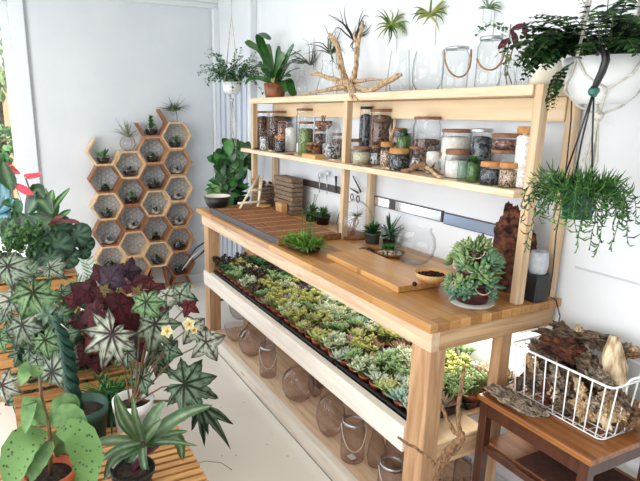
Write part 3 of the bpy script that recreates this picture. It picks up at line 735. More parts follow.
for i in range(7):
    o = rot @ Vector((RND.uniform(-.01, .06), RND.uniform(0, .04), .03)); h = RND.uniform(.08, .17)
    e_ = p+o+Vector((RND.uniform(-.01, .01), RND.uniform(-.01, .01), h)); mb.tube([p+o, e_], .0013, n=4, col=C('#4d7a35'))
    for k_ in range(12): mb.leaf(p+o+(e_-p-o)*(.3+.06*k_), Vector((math.cos(k_*2.4), math.sin(k_*2.4), .6)), UP, .018, .004, .3, C('#5f9440'), seg=2)
mb.build('grass', 'leaf', t, world=True)
# glass cloche
p = Vector((0, -.115, ZT)); p.x = at(355, 215, 'y', -.115).x
t = thing('glass_cloche', 'large clear glass teardrop terrarium beside the shelf post', 'terrarium', p); R = 18*pxm(p)
MB().lathe([(R*.75, .004), (R*.9, .01), (R*.97, .04), (R, .07), (R*.93, .115), (R*.74, .155), (R*.45, .182), (R*.2, .193), (.004, .196)], 32, p, cap0=False).build('dome', 'glass', t, world=True)
MB().lathe([(.003, .0), (R*.85, 0), (R*.88, .012), (.003, .012)], 32, p, cap1=True).build('base', 'lattice', t, world=True)
mb = MB(); airplant(mb, p+Vector((.02, 0, .11)), 22, .06, .002, [C('#8c8f6c'), C('#6c6b4e'), C('#a08f6a')]); 
for k_ in range(9): mb.tube([p+Vector((RND.uniform(-.04, .04), RND.uniform(-.03, .03), .012)), p+Vector((RND.uniform(-.03, .04), RND.uniform(-.03, .03), .08)), p+Vector((.02, 0, .11))], .002, n=4, col=C('#b89a74'))
mb.build('dried_sprig', 'airleaf', t, world=True)
# plants between cloche and fishbowl
p = Vector((0, -.115, ZT)); p.x = at(372.5, 235, 'y', -.115).x; t = thing('potted_plant', 'dark grey pot of low bushy green plant beside the glass cloche', 'potted plant', p)
pot(t, p, .032, .038, .055, 'grey_side')
mb = MB(); tuft(mb, p+Vector((0, 0, .05)), 130, .06, .014, [C('#1f4a24'), C('#346b30'), C('#4a8540')], el=(0, 88)); mb.build('foliage', 'leaf', t, world=True)
p = Vector((0, -.075, ZT)); p.x = at(390, 230, 'y', -.075).x; t = thing('potted_plant', 'potted plant with spiky dark leaves standing up against the wall', 'potted plant', p)
pot(t, p, .03, .036, .05, 'black')
mb = MB(); tuft(mb, p+Vector((0, 0, .05)), 40, .06, .016, [C('#2c5a35'), C('#6f9a78'), C('#8fb09a')], el=(0, 80)); tuft(mb, p+Vector((0, 0, .06)), 13, .115, .011, [C('#1d3f24'), C('#2b5a30')], el=(20, 75), droop=.2); mb.build('foliage', 'leaf', t, world=True)
p = at(386, 251, 'z', ZT+.02)
def dish(p, R, h, mat, sx=1, sy=1, n=28):
    m_ = MB(); pr = [(.003, 0), (R*.55, 0), (R*.85, h*.45), (R, h), (R*.95, h), (R*.8, h*.5), (R*.5, h*.2), (.003, h*.18)]
    vs = []
    for r_, z in pr:
        for j in range(n): th = 2*PI*j/n; vs.append(Vector(p)+Vector((r_*sx*math.cos(th), r_*sy*math.sin(th), z)))
    m_.add(vs, [(i*n+j, i*n+(j+1) % n, (i+1)*n+(j+1) % n, (i+1)*n+j) for i in range(len(pr)-1) for j in range(n)]); return m_
def pile(mb, c, R, n, r, cols, h=.01):
    for i in range(n):
        a = RND.uniform(0, 2*PI); q = R*math.sqrt(RND.random())
        mb.blob(Vector(c)+Vector((q*math.cos(a), q*math.sin(a), h*(1-q/R)*RND.uniform(.3, 1))), Vector((r, r*.8, r*.7))*RND.uniform(.6, 1.2), RND.choice(cols), .2, 6, 4)
p1 = at(368.5, 252, 'z', ZT); t = thing('wooden_dish', 'small dark wooden dish of dried pods beside the moss', 'dish', p1); R = 9.5*pxm(p1)
dish(p1, R, .014, 'lattice').build('dish', 'lattice', t, world=True); mb = MB(); pile(mb, p1+Vector((0, 0, .008)), R*.75, 26, .007, [C('#4a3324'), C('#6f523a'), C('#8a7050')]); mb.build('dried_pods', 'leafmatte', t, world=True)
p2 = at(390, 256, 'z', ZT); t = thing('wooden_dish', 'oval dark wooden dish of cream pebbles in front of the fishbowl', 'dish', p2); R = 15*pxm(p2)
dish(p2, R, .02, 'lattice').build('dish', 'lattice', t, world=True); mb = MB(); pile(mb, p2+Vector((0, 0, .014)), R*.78, 70, .006, [C('#e9dfcb'), C('#d5c4a5'), C('#c4ab86')]); mb.build('pebbles', 'leafmatte', t, world=True)
p3 = p2+Vector((-.03, .02, .022)); mb = MB()
for i in range(260):
    o = Vector((RND.gauss(0, .016), RND.gauss(0, .014), 0)); mb.leaf(p3+o, Vector((o.x*20, o.y*20, 1)), UP, RND.uniform(.012, .034), .006, .6, RND.choice([C('#2f7a2a'), C('#4f9a3a'), C('#225c22')]), seg=2)
tag(mb.build('moss_clump', 'leaf', org=p3), 'bright green fern moss clump on the dish of cream pebbles', 'moss')
# fishbowl
p = at(413.5, 262, 'z', ZT); t = thing('fishbowl', 'wide clear glass fishbowl standing on the bench against the wall', 'glass bowl', p); R = 20.5*pxm(p); h = 2*R*.83
MB().lathe([(R*.5, .001), (R*.62, .003), (R*.9, h*.22), (R, h*.5), (R*.92, h*.78), (R*.72, h*.97), (R*.76, h*1.02)], 36, p).build('glass_bowl', 'glass', t, world=True)
# cutting board
cs = [(-.800, -.470), (-.283, -.490), (-.283, -.295), (-.800, -.275)]
b = quadprism(cs, ZT+.001, ZT+.024); tag(b.build('cutting_board', 'board', org=(-.54, -.38, ZT), bevel=.002), 'long light bamboo cutting board lying on the bench', 'cutting board')
p = at(431, 281.5, 'z', ZT+.024); t = thing('wooden_bowl', 'shallow wooden bowl of dark beans on the cutting board end', 'bowl', p); R = 17*pxm(p)
dish(p, R, .036, 'lidlight').build('bowl', 'lidlight', t, world=True)
mb = MB(); pile(mb, p+Vector((0, 0, .024)), R*.8, 110, .0065, [C('#2e1c16'), C('#4a2c20'), C('#1d1210')], .012); mb.build('beans', 'leafmatte', t, world=True)
p = at(414.5, 286, 'z', ZT+.024); mb = MB(); mb.blob(p+Vector((0, 0, .0075)), .009, C('#4a2416'), .06, 10, 8); tag(mb.build('nut', 'leafmatte', org=p), 'single round dark nut lying on the cutting board', 'nut')

# ---- succulent rosette generator
def rosette(mb, c, n, R, W, T, cin, cout, tip=None, up=Vector((0, 0, 1)), e0=10, e1=80, curl=.25):
    c = Vector(c); up = Vector(up).normalized(); o = up.orthogonal().normalized(); o2 = up.cross(o); a0_ = RND.uniform(0, 6)
    for i in range(n):
        f = i/n; a = a0_+i*2.39996; e = math.radians(e0+(e1-e0)*f)
        d = (o*math.cos(a)+o2*math.sin(a))*math.cos(e)+up*math.sin(e)
        l = R*(1-.55*f)*RND.uniform(.9, 1.1); w = W*(1-.45*f)
        cc = tuple(x*(1-f)+y*f for x, y in zip(cout, cin))
        mb.fleaf(c+up*(.006*f), d, up, l, w, T, tuple(q*.85 for q in cc), cc, tip=tip, curl=curl)
# tiered succulent planter
p = at(471, 303.5, 'z', ZT); t = thing('tiered_planter', 'stacked dark red planter tower overflowing with green rosette succulents', 'planter', p)
MB().lathe([(.003, 0), (.066, 0), (.073, .008), (.071, .012), (.003, .009)], 36, p, cap1=True).build('saucer', M('grey_saucer', '#b5b0aa', rough=.5), t, world=True)
MT['winered'] = M('wine_red_plastic', '#4b1a18', '#3a1413', scale=30, rough=.4)
for i, (z0, r0, r1) in enumerate(((.012, .050, .062), (.083, .046, .058), (.140, .036, .046))):
    h = .062 if i < 2 else .05
    MB().lathe([(.003, z0), (r0, z0), (r1, z0+h), (r1-.008, z0+h), (r1-.012, z0+h-.012), (.003, z0+h-.012)], 30, p, cap1=True).build('tier', 'winered', t, world=True)
    mb = MB()
    nsl = 6 if i < 2 else 4
    for k_ in range(nsl):
        a = k_*2*PI/nsl-.3+i*.5; q = p+Vector((math.cos(a)*r1*1.0, math.sin(a)*r1*1.0, z0+h-.012))
        pts = [q+Vector((math.cos(a)*.012*math.sin(th), math.sin(a)*.012*math.sin(th), 0))+Vector((-math.sin(a), math.cos(a), 0))*.028*math.cos(th)+Vector((0, 0, -.024*math.sin(th)+.018)) for th in [PI*j/8 for j in range(9)]]
        mb.tube(pts, .0022, n=5)
    mb.build('pocket_rim', M('pocket_edge', '#d8b8a4') if i == 0 else bpy.data.materials['pocket_edge'], t, world=True)
gr = [(C('#a5c79a'), C('#5b8a62')), (C('#b4cf9c'), C('#6a9458')), (C('#93bba0'), C('#4c7a60')), (C('#c4d39a'), C('#7a9a54'))]
for i in range(34):
    th = RND.uniform(-2.9, .9) if i % 5 else RND.uniform(0, 6.3); hgt = RND.choice([.05, .065, .10, .12, .13, .155, .155, .175, .19]); rr = {.05: .064, .065: .068, .075: .074, 0.10: .070, .12: .068, .13: .07, .155: .062, .175: .045, .19: .02}[hgt]
    o = Vector((math.cos(th), math.sin(th), 0)); q = p+o*rr*RND.uniform(.85, 1.05)+Vector((0, 0, hgt+RND.uniform(-.01, .01)))
    mb = MB(); ci, cu = RND.choice(gr); s_ = RND.uniform(.8, 1.25)
    rosette(mb, q, 18, .044*s_, .017*s_, .005, ci, cu, up=(o*RND.uniform(.5, 1.1)+UP*RND.uniform(.4, .9)), e0=5, e1=78)
    mb.build('succulent', 'succ', t, world=True)
# cork bark lump, white basket, black box behind
def lump(name, mat, c, r, seed, n=26, m=18, amp=.25, freq=3, parent=None, rz=0, flat=0):
    from mathutils import noise
    c = Vector(c); mb = MB(); vs = []; fs = []; rm = Matrix.Rotation(rz, 3, 'Z')
    for i in range(m+1):
        ph = -PI/2+PI*i/m
        for j in range(n):
            th = 2*PI*j/n; d = Vector((math.cos(ph)*math.cos(th), math.cos(ph)*math.sin(th), math.sin(ph)))
            q = 1+amp*noise.noise(d*freq*.5+Vector((seed, 0, 0)))*1.6+amp*.6*noise.noise(d*freq*2+Vector((0, seed, 0)))
            v = Vector((d.x*r[0], d.y*r[1], d.z*r[2]))*q
            v = rm @ v
            if flat: v.z = max(v.z, -flat)
            vs.append(c+v)
    for i in range(m):
        for j in range(n): fs.append((i*n+j, i*n+(j+1) % n, (i+1)*n+(j+1) % n, (i+1)*n+j))
    mb.add(vs, fs); return mb
p = Vector((-.125, -.108, ZT)); tag(lump('x', 0, p+Vector((-.012, 0, .125)), (.070, .035, .155), 3.3, 60, 46, .30, 5.5, rz=.3, flat=.125).build('bark_slab', 'barkred', org=p), 'big upright red-brown cork bark piece behind the right shelf post', 'bark')
p = Vector((-.030, -.107, ZT))
t = thing('knitted_pot', 'pale grey pot on a black block behind the right shelf posts', 'pot', p)
MB().box(p.x-.026, p.x+.028, p.y-.03, p.y+.03, ZT+.001, ZT+.10).build('block', 'black', t, bevel=.004, world=True)
MB().lathe([(.003, .1), (.026, .1), (.031, .125), (.03, .16), (.025, .175), (.021, .175), (.025, .15), (.003, .12)], 20, p, jit=.02).build('pot', M('grey_knit', '#c3c6cb', '#aeb2b8', scale=70, bump=.5, rough=.9), t, world=True)

# ================================================================== WALL TOOL BARS
def bar(name, label, x0, x1, z0, z1, segs, base='darkbar'):
    t = thing(name, label, 'tool rack', ((x0+x1)/2, 0, z0))
    MB().box(x0, x1, -.012, 0, z0, z1).build('bar', base, t, bevel=.001, world=True)
    for a, b_, mt in segs: MB().box(x0+(x1-x0)*a, x0+(x1-x0)*b_, -.015, -.012, z0+.004, z1-.004).build('steel_strip', mt, t, smooth=False, world=True)
bar('magnetic_bar', 'steel-faced magnetic bar on the wall between cloche and succulent tower', -1.095, -.60, 1.062, 1.112, ((.015, .26, 'mirror'), (.36, .99, 'mirror')))
bar('magnetic_bar', 'blue-tinted magnetic bar on the wall behind the succulent tower', -.59, -.20, 1.058, 1.108, ((.01, .99, 'bluesteel'),))
bar('magnetic_bar', 'dark magnetic bar on the wall left of the cloche holding spoons', -2.12, -1.42, 1.075, 1.115, ())
def spoon(u, v0, v1, lab):
    a_, b_ = at(u, v0, 'y', -.022), at(u, v1, 'y', -.022); mb = MB()
    mb.blob(a_+Vector((0, 0, -.016)), (.013, .004, .02), None, 0, 10, 8); mb.tube([a_+Vector((0, 0, -.03)), b_], [.003, .0028], n=6)
    tag(mb.build('spoon', 'metal', org=b_), lab, 'spoon', 'spoons on the dark magnetic bar')
spoon(319.5, 173, 193, 'left of the two metal spoons hanging on the dark bar')
spoon(327, 171, 194, 'right of the two metal spoons hanging on the dark bar')
a_, b_ = at(336, 176, 'y', -.022), at(336, 193, 'y', -.022); mb = MB(); mb.tube([a_, a_*.5+b_*.5, b_], [.008, .006, .003], n=6); tag(mb.build('knife', 'black', org=b_), 'small dark knife hanging on the bar left of the shelf post', 'knife')
t = thing('scissors', 'black handled scissors hanging on the wall behind the glass cloche', 'scissors', at(356, 195, 'y', -.02))
for s_, (u0, v0, u1, v1) in enumerate(((353, 176, 361, 192), (350, 188, 358, 193))):
    MB().tube([at(u0, v0, 'y', -.02), at(u1, v1, 'y', -.02)], [.003, .005], n=6).build('blade', 'blackmetal', t, world=True)
for u, v in ((352, 197), (358, 199)):
    c = at(u, v, 'y', -.02); MB().tube([c+Vector((.013*math.cos(q), 0, .018*math.sin(q))) for q in [i*PI/6 for i in range(13)]], .003, n=5).build('finger_loop', 'black', t, world=True)

# ================================================================== JARS
JZ = ZS
def jar(label, u, vt, w, yrow, content, lid='lidwood', fill=.8, z0=None, glass='glass', name='jar', grp='jars on the lower shelf', square=0, sub=None, lidh=.013, inset=0):
    p = at(u, vt+8, 'y', yrow); p.z = z0 if z0 is not None else JZ
    zt = at(u, vt, 'y', yrow).z; R = w*.535*pxm(p); H = zt-p.z
    t = thing(name, label, 'jar', p, grp)
    hl = lidh if lid else 0
    Hg = H-hl
    MB().lathe([(R*.4, .001), (R*.92, .001), (R, .006), (R, Hg*.88), (R*.9, Hg*.94), (R*.9, Hg)], 26, p, sq=square).build('glass_body', glass, t, world=True)
    if content: MB().lathe([(R*.3, .004), (R*.94, .004), (R*.955, Hg*.05), (R*.955, Hg*fill*.96), (R*.7, Hg*fill), (R*.02, Hg*fill*1.02)], 22, p, jit=.01, cap1=True, sq=square).build('contents', content, t, world=True)
    if sub: MB().lathe([(R*.958, Hg*.03), (R*.962, Hg*sub[1])], 22, p, cap0=False).build('contents', sub[0], t, world=True)
    if lid: MB().lathe([(R*.2, Hg), (R*.97, Hg), (R*.99, Hg+hl*.2), (R*.99, Hg+hl*.8), (R*.95, Hg+hl), (R*.02, Hg+hl)], 26, p, cap1=True, sq=square).build('lid', lid, t, world=True)
    return p, R, H
YB, YM, YF = -.085, -.135, -.195
jar('left of the two tall dark jars at the left end of the lower shelf', 263, 111, 13, YM+.01, 'c_darkbrown', 'lidwood', .9, square=.5)
jar('right of the two tall dark jars at the left end of the lower shelf', 277.5, 111, 19, YB, 'c_darkbrown', 'lidwood', .9, square=.5)
jar('small open glass of grey stones in front of the left dark jar', 264.5, 131, 9, YF, 'c_grey', None, .7)
jar('clear jar of brown chips behind the small cork-lidded jar', 282.5, 121, 9.5, YM+.01, 'c_redbrown', None, .9)
jar('small cork-lidded jar of pale crystals near the left end', 280, 136, 10, YF+.015, 'c_dark', 'cork', .8)
jar('clear straight glass of white sand left of the moss jar', 291.5, 121.5, 12, YB, 'c_white', None, .8)
p_, R_j, H_ = jar('jar of green moss with wood lid left of the shelf post', 306, 121.5, 14, YM-.005, 'c_moss', 'lidwood', .85)
jar('tall wide clear jar with wooden lid behind the moss jar', 306, 108.5, 18, YB+.02, 'c_white', 'lidwood', .25)
jar('dark brown jar left of the middle shelf post', 320, 129, 11, YB, 'c_darkbrown', 'lidwood', .9)
zst = at(320, 129, 'y', YB).z
p = Vector((at(324, 115, 'y', YB).x, YB, zst)); t = thing('bowl', 'dark speckled bowl of twigs perched on the jar by the middle post', 'bowl', p, )
MB().lathe([(.003, 0), (.028, 0), (.046, .022), (.048, .045), (.043, .045), (.040, .02), (.003, .008)], 24, p, jit=.02).build('bowl_body', 'c_redbrown', t, world=True)
MB().lathe([(.042, .036), (.03, .042), (.003, .043)], 20, p, cap0=False).build('fill', 'c_white', t, world=True)
mb = MB()
for i in range(4): mb.tube([p+Vector((RND.uniform(-.02, .02), 0, .04)), p+Vector((RND.uniform(0, .05), RND.uniform(-.03, 0), .075))], .0025, n=5)
mb.build('twigs', 'driftdark', t, world=True)
jar('rectangular glass box of pebbles and sprigs against the middle post', 331.5, 124.5, 14, YM, 'c_grey', None, .45, square=.8)
# tray with fungi
p = Vector((at(314, 157, 'y', YF-.008).x, YF-.008, JZ)); t = thing('wooden_tray', 'small light wooden tray of dried brown fungi on the lower shelf', 'tray', p)
MB().box(p.x-.072, p.x+.072, p.y-.036, p.y+.03, p.z, p.z+.022).build('tray', 'lidlight', t, bevel=.002, world=True)
mb = MB()
for i in range(22):
    c = p+Vector((RND.uniform(-.045, .045), RND.uniform(-.02, .015), .032+RND.uniform(0, .045)))
    mb.lathe([(.004, -.006), (.011, .0), (.015, .008), (.012, .004), (.003, -.001)], 9, c, col=RND.choice([C('#8a5c3c'), C('#c29a74'), C('#5f3b26'), C('#a97a54')]), jit=.15)
mb.build('dried_fungi', 'leafmatte', t, world=True)
def slab(u, v, y, r, label, mat='lidwood', h=.008):
    p = Vector((at(u, v, 'y', y).x, y, JZ)); 
    tag(MB().lathe([(.003, 0), (r*.96, 0), (r, h*.5), (r*.94, h), (.003, h)], 20, p, jit=.05, cap1=True).build('wood_slice', mat, org=p), label, 'wood slice')
slab(289, 153, -.215, .028, 'round wood slice lying left of the fungi tray')
slab(366, 165, -.218, .030, 'brown wood slice lying before the olive jar')
p = Vector((at(256.5, 148, 'y', -.2).x, -.2, JZ)); mb = MB()
for i in range(120): o = Vector((RND.gauss(0, .01), RND.gauss(0, .01), 0)); mb.leaf(p+o, Vector((o.x*60, o.y*60, 1)), UP, .018, .005, .6, RND.choice([C('#2f5a1e'), C('#4a7a2a')]), seg=2)
tag(mb.build('moss_ball', 'leaf', org=p), 'dark green moss ball at the left tip of the lower shelf', 'moss')
for i, (u, y, lb) in enumerate(((270, -.225, 'pale twig lying near the left end of the lower shelf'), (333, -.222, 'short driftwood twig lying in front of the glass box'), (388, -.228, 'curved pale twig lying before the brown cork jar'))):
    p = Vector((at(u, 155, 'y', y).x, y, JZ+.006)); mb = MB(); mb.tube([p+Vector((-.045, .004, 0)), p+Vector((-.015, -.006, .004)), p+Vector((.015, .006, .002)), p+Vector((.05, -.003, .001))], [.003, .006, .005, .002], n=7, jit=.1); tag(mb.build('driftwood_twig', 'drift', org=p), lb, 'driftwood')
# middle bay
jar('tall black-lidded dark jar at the back right of the middle post', 366, 106.5, 11, YB, 'c_charcoal', 'black', .9)
jar('large tall glass jar of dark pine bark with flat lid', 381, 109, 20, YB+.005, 'c_darkbrown', 'lidwood', .93)
jar('wood-lidded clear jar of white sand just right of the middle post', 354, 139, 17, YM+.005, 'c_white', 'lidwood', .6)
jar('wide low jar of olive sand with flat wooden lid', 361.5, 146.5, 16.5, YF+.005, 'c_olive', 'lidwood', .85)
jar('small wood-lidded jar between the olive jar and brown cork jar', 375, 145, 11, YM, 'c_grey', 'lidwood', .7)
jar('narrow cork-lidded jar of brown gravel left of the black jar', 387, 142, 12, YM-.015, 'c_gravel', 'cork', .8, lidh=.02)
jar('cork-lidded jar of black stones in the middle of the front row', 399, 148.5, 18, YF+.005, 'c_charcoal', 'cork', .9, lidh=.02)
p_, R_j, H_ = jar('striped green glass filled with bright moss behind the black jar', 404, 133, 13, YM+.04, 'c_moss', None, .9, glass='glass_green')
mb = MB(); tuft(mb, p_+Vector((0, 0, H_*.9)), 60, .035, .012, [C('#2c5c28'), C('#3f7a34'), C('#1f4420')], el=(0, 85)); t = tag(mb.build('green_sprig', 'leaf', org=p_), 'dark green leafy sprig growing out of the striped green glass', 'plant')
p = Vector((at(392, 140, 'y', YB-.03).x, YB-.03, JZ+.09)); mb = MB()
mb.tube([p+Vector((0, 0, 0)), p+Vector((-.008, 0, .04)), p+Vector((.006, .004, .08)), p+Vector((.004, 0, .13))], [.008, .01, .006, .002], n=7, jit=.15); mb.tube([p+Vector((-.006, 0, .04)), p+Vector((-.02, 0, .075)), p+Vector((-.014, 0, .1))], [.006, .004, .001], n=6); mb.tube([p+Vector((.004, 0, .07)), p+Vector((.018, 0, .1)), p+Vector((.02, 0, .14))], [.005, .003, .001], n=6)
mb.tube([p+Vector((0, 0, -.09+.001)), p], [.006, .008], n=6)
tag(mb.build('driftwood_twig', 'driftpale', org=p-Vector((0, 0, .09))), 'forked upright driftwood twig between the tall jar and green glass', 'driftwood')
jar('low clear jar with flat wood lid behind the driftwood pieces', 416.5, 146, 14, YM+.01, 'c_grey', 'lidwood', .6)
jar('open clear jar of white crystals below the big bean jar', 434, 146, 14, YM-.005, 'c_white', None, .8)
jar('big round jar half full of dark beans with wood lid', 427.5, 116.5, 25, YB+.003, 'c_darkbrown', 'lidwood', .62, lidh=.012)
# driftwood pieces
for i, (u, dx, dz, rz, lb) in enumerate(((409, -.05, 0, .5, 'leftmost driftwood piece lying before the low clear jar'), (418, .0, .012, -.3, 'curved dark driftwood resting on the pile before the jars'), (428, .04, 0, .2, 'right-hand driftwood piece with split end on shelf front'), (437, 0, .0, -.15, 'pale straight driftwood stick pointing towards the green glass'))):
    p = Vector((at(u, 166, 'y', -.215).x, -.205-(.02 if i == 3 else 0), JZ+.012+dz)); mb = MB(); c_, s_ = math.cos(rz), math.sin(rz)
    ln = .055 if i != 3 else .05
    mb.tube([p+Vector((q*ln*c_, q*ln*s_*.4, .014*math.sin(q*2+i)+.01*abs(q))) for q in (-1, -.5, 0, .5, 1)], [.003, .012, .011, .012, .004] if i < 3 else [.007]*5, n=9, jit=.18)
    mb.tube([p, p+Vector((.01*c_, .01, .03)), p+Vector((.03*c_, .0, .045))], [.009, .005, .001], n=6, jit=.1) if i < 3 else 0
    tag(mb.build('driftwood_piece', 'driftdark' if i < 3 else 'drift', org=p), lb, 'driftwood', 'driftwood pieces on the shelf')
# right bay
jar('tall wood-lidded jar of layered brown and white in right bay', 456.5, 129, 27, YB, 'c_white', 'lidwood', .9, sub=None)
jar('wood-lidded jar of white chips in front of the tall layered jar', 457.5, 149, 22, YM-.02, 'c_white', 'lidwood', .75, lidh=.02)
jar('small empty green glass jar in the front row', 463, 160, 9.5, YF-.015, None, None, .2, glass='glass_green')
p_, R_j, H_ = jar('small glass with leafy green moss spilling over the top', 473.5, 161, 12, YF-.005, 'c_moss', None, .9, glass='glass_green')
mb = MB(); tuft(mb, p_+Vector((0, 0, H_*.85)), 90, .03, .008, [C('#3d7a2c'), C('#5a9a3a'), C('#2c5c22')], el=(0, 88)); tag(mb.build('moss_tuft', 'leaf', org=p_+Vector((0, 0, H_*.85))), 'leafy green moss tuft in the small front glass', 'moss')
jar('wide tall jar of black stones with metal lid in right bay', 481.5, 128.5, 20, YB, 'c_charcoal', 'metal', .9)
_, _, h1 = jar('lower of two stacked flat jars in the right bay', 506, 149.5, 27, YB-.01, 'c_white', 'lidwood', .5)
jar('upper of two stacked flat jars in the right bay', 507, 133.5, 27, YB-.01, 'c_redbrown', 'lidwood', .8, z0=JZ+h1+.001)
jar('cork-lidded jar of black gravel in the front row', 491, 161.5, 19, YF, 'c_charcoal', 'cork', .85, lidh=.017)
jar('cork-lidded jar of brown gravel in the front row', 509.5, 162.5, 18, YF+.003, 'c_gravel', 'cork', .9, lidh=.017)
jar('tall cork-lidded jar of white perlite against the right post', 528, 126.5, 19, YM-.025, 'c_perlite', 'cork', .97, lidh=.022)

jar('wood-lidded jar of brown bark chips behind the black-stone jar', 398, 128, 14, YB, 'c_brown', 'lidwood', .85)
jar('dark jar with wood lid behind the fungi tray by the middle post', 337, 133, 9, YB+.01, 'c_brown', 'lidwood', .85)
jar('small wood-lidded jar of grey grit beside the white crystal jar', 444, 152, 12, YM+.02, 'c_grey', 'lidwood', .85)
# ================================================================== TOP SHELF
ZU = 1.615
# staghorn fern in bark pot
p = Vector((at(275, 96, 'y', -.12).x, -.12, ZU)); t = thing('staghorn_fern', 'staghorn fern in a burl wood pot at the left end of the top shelf', 'potted plant', p)
k = pxm(p)
MT['burl'] = M('burl_wood', '#5f331c', '#9c5c34', scale=25, rough=.55, bump=.5)
MB().lathe([(.003, 0), (9*k, .0), (10.2*k, .03), (11.3*k, 14*k), (10*k, 14*k), (9*k, 12*k), (.003, 12*k)], 22, p, jit=.025, cap1=True).build('pot', 'burl', t, world=True)
mb = MB(); g1, g2, g3 = C('#28501f'), C('#3a6a2e'), C('#567f42')
def frond(u0, v0, pts, W, col, y=-.12):
    """strap frond through photo points, in the plane y"""
    P = [at(u, v, 'y', y+dy) for u, v, dy in pts]; P = [at(u0, v0, 'y', y)]+P
    # catmull resample
    Q = []
    for i in range(len(P)-1):
        a, b = P[i], P[i+1]; m0 = (P[i+1]-P[i-1])*.5 if i else b-a; m1 = (P[i+2]-P[i])*.5 if i+2 < len(P) else b-a
        for s in range(4):
            q = s/4; Q.append((2*q**3-3*q*q+1)*a+(q**3-2*q*q+q)*m0+(-2*q**3+3*q*q)*b+(q**3-q*q)*m1)
    Q.append(P[-1]); n = len(Q); vs = []; cs = []
    for i, q in enumerate(Q):
        d = (Q[min(i+1, n-1)]-Q[max(i-1, 0)]).normalized(); s_ = d.cross(TOCAM+UP*.5).normalized(); nn = s_.cross(d); f = i/(n-1)
        w = (W*(.35+.65*math.sin(PI*min(f*.75+.05, 1))) if f < .93 else W*.45)*.5*pxm(q)
        vs += [q+s_*w+nn*w*.25, q, q-s_*w+nn*w*.25]; cs += [col, tuple(x*1.3 for x in col), col]
    mb.add(vs, [(i*3+j, i*3+j+1, (i+1)*3+j+1, (i+1)*3+j) for i in range(n-1) for j in range(2)], cs)
frond(274, 84, [(268, 62, -.02), (261, 44, -.03), (258, 34, -.04)], 9, g1)
frond(258, 34, [(263, 35, 0), (270, 40, 0)], 7, g1, -.16)
frond(273, 82, [(262, 53, -.04), (252, 46, -.07), (246, 41, -.09)], 8, g2)
frond(272, 83, [(268, 68, .02), (266, 58, .03)], 9, g3)
frond(276, 83, [(280, 62, .0), (283, 52, .01)], 8, g2)
frond(276, 83, [(284, 62, -.02), (296, 53, -.04), (299, 52, -.05)], 8, g1)
frond(277, 84, [(288, 66, -.01), (300, 57, -.03)], 8, g3)
frond(277, 85, [(290, 72, -.02), (299, 69, -.05)], 8, g2)
frond(277, 84, [(288, 80, -.05), (292, 92, -.08), (294, 96, -.09)], 8, g1)
frond(272, 84, [(262, 79, -.05), (252, 79, -.07), (245, 84, -.09)], 7, g2)
frond(271, 84, [(262, 66, -.03), (260, 62, -.03), (263, 72, -.05)], 3, g2)
frond(275, 83, [(277, 68, .03), (279, 46, .04)], 6, g1)
frond(275, 84, [(283, 76, -.06), (290, 77, -.08)], 8, g3)
frond(275, 84, [(270, 70, -.05), (258, 66, -.09), (250, 72, -.1)], 6, g1)
frond(276, 84, [(286, 60, .03), (294, 44, .04)], 6, g2)
frond(276, 84, [(270, 58, .03), (268, 44, .05)], 6, g3)
frond(277, 84, [(290, 64, .02), (304, 64, .01)], 7, g1)
frond(276, 85, [(282, 82, -.08), (286, 92, -.1)], 7, g2)
frond(275, 84, [(281, 70, -.04), (291, 62, -.07)], 7, g1)
mb.build('fronds', 'leafgloss', t, world=True)
mb = MB(); mb.leaf(at(274, 84, 'y', -.14), UP, TOCAM, .05, .045, .4, C('#b9b070'), C('#cfc48a'), seg=4); mb.build('shield_frond', 'leafmatte', t, world=True)
# clear flasks
def vessel(label, name, u, vt, vb, w, y, prof, cat='vase', n=28, mat='glass', z0=ZU, extra=None, grp=None):
    p = Vector((at(u, (vt+vb)/2, 'y', y).x, y, z0)); H = at(u, vt, 'y', y).z-z0; R = w*.5*pxm(p)
    t = thing(name, label, cat, p, grp)
    MB().lathe([(r*R, max(z*H, .0012)) for r, z in prof], n, p).build('glass_body', mat, t, world=True)
    return t, p, R, H
CON = [(.7, 0), (.98, .02), (1, .08), (.62, .6), (.45, .8), (.45, .95), (.52, 1)]
CYL = [(.8, 0), (.98, .02), (1, .1), (1, .8), (.85, .88), (.8, .95), (.84, 1)]
BOWL = [(.55, 0), (.7, .02), (.93, .2), (1, .45), (.95, .75), (.83, .97), (.87, 1)]
vessel('small clear glass bottle between the fern and the driftwood', 'glass_bottle', 302, 70, 95, 11, -.08, [(.8, 0), (1, .04), (1, .5), (.5, .7), (.45, .95), (.55, 1)], 'bottle')
vessel('clear conical flask standing left of the driftwood on top shelf', 'glass_flask', 327, 60, 94, 22, -.06, CON, 'flask')
vessel('wide clear conical vase right of the driftwood on top shelf', 'glass_vase', 399, 50, 92, 25, -.07, [(.85, 0), (1, .03), (.98, .1), (.72, .95), (.75, 1)])
vessel('low clear dish in front of the wide conical vase', 'glass_dish', 401, 85, 92, 24, -.165, [(.8, 0), (.95, .1), (1, .9), (1.02, 1)], 'dish')
vessel('big open clear bowl vase in the middle of the top shelf', 'glass_bowl', 428, 51, 91, 31, -.105, BOWL, 'glass bowl')
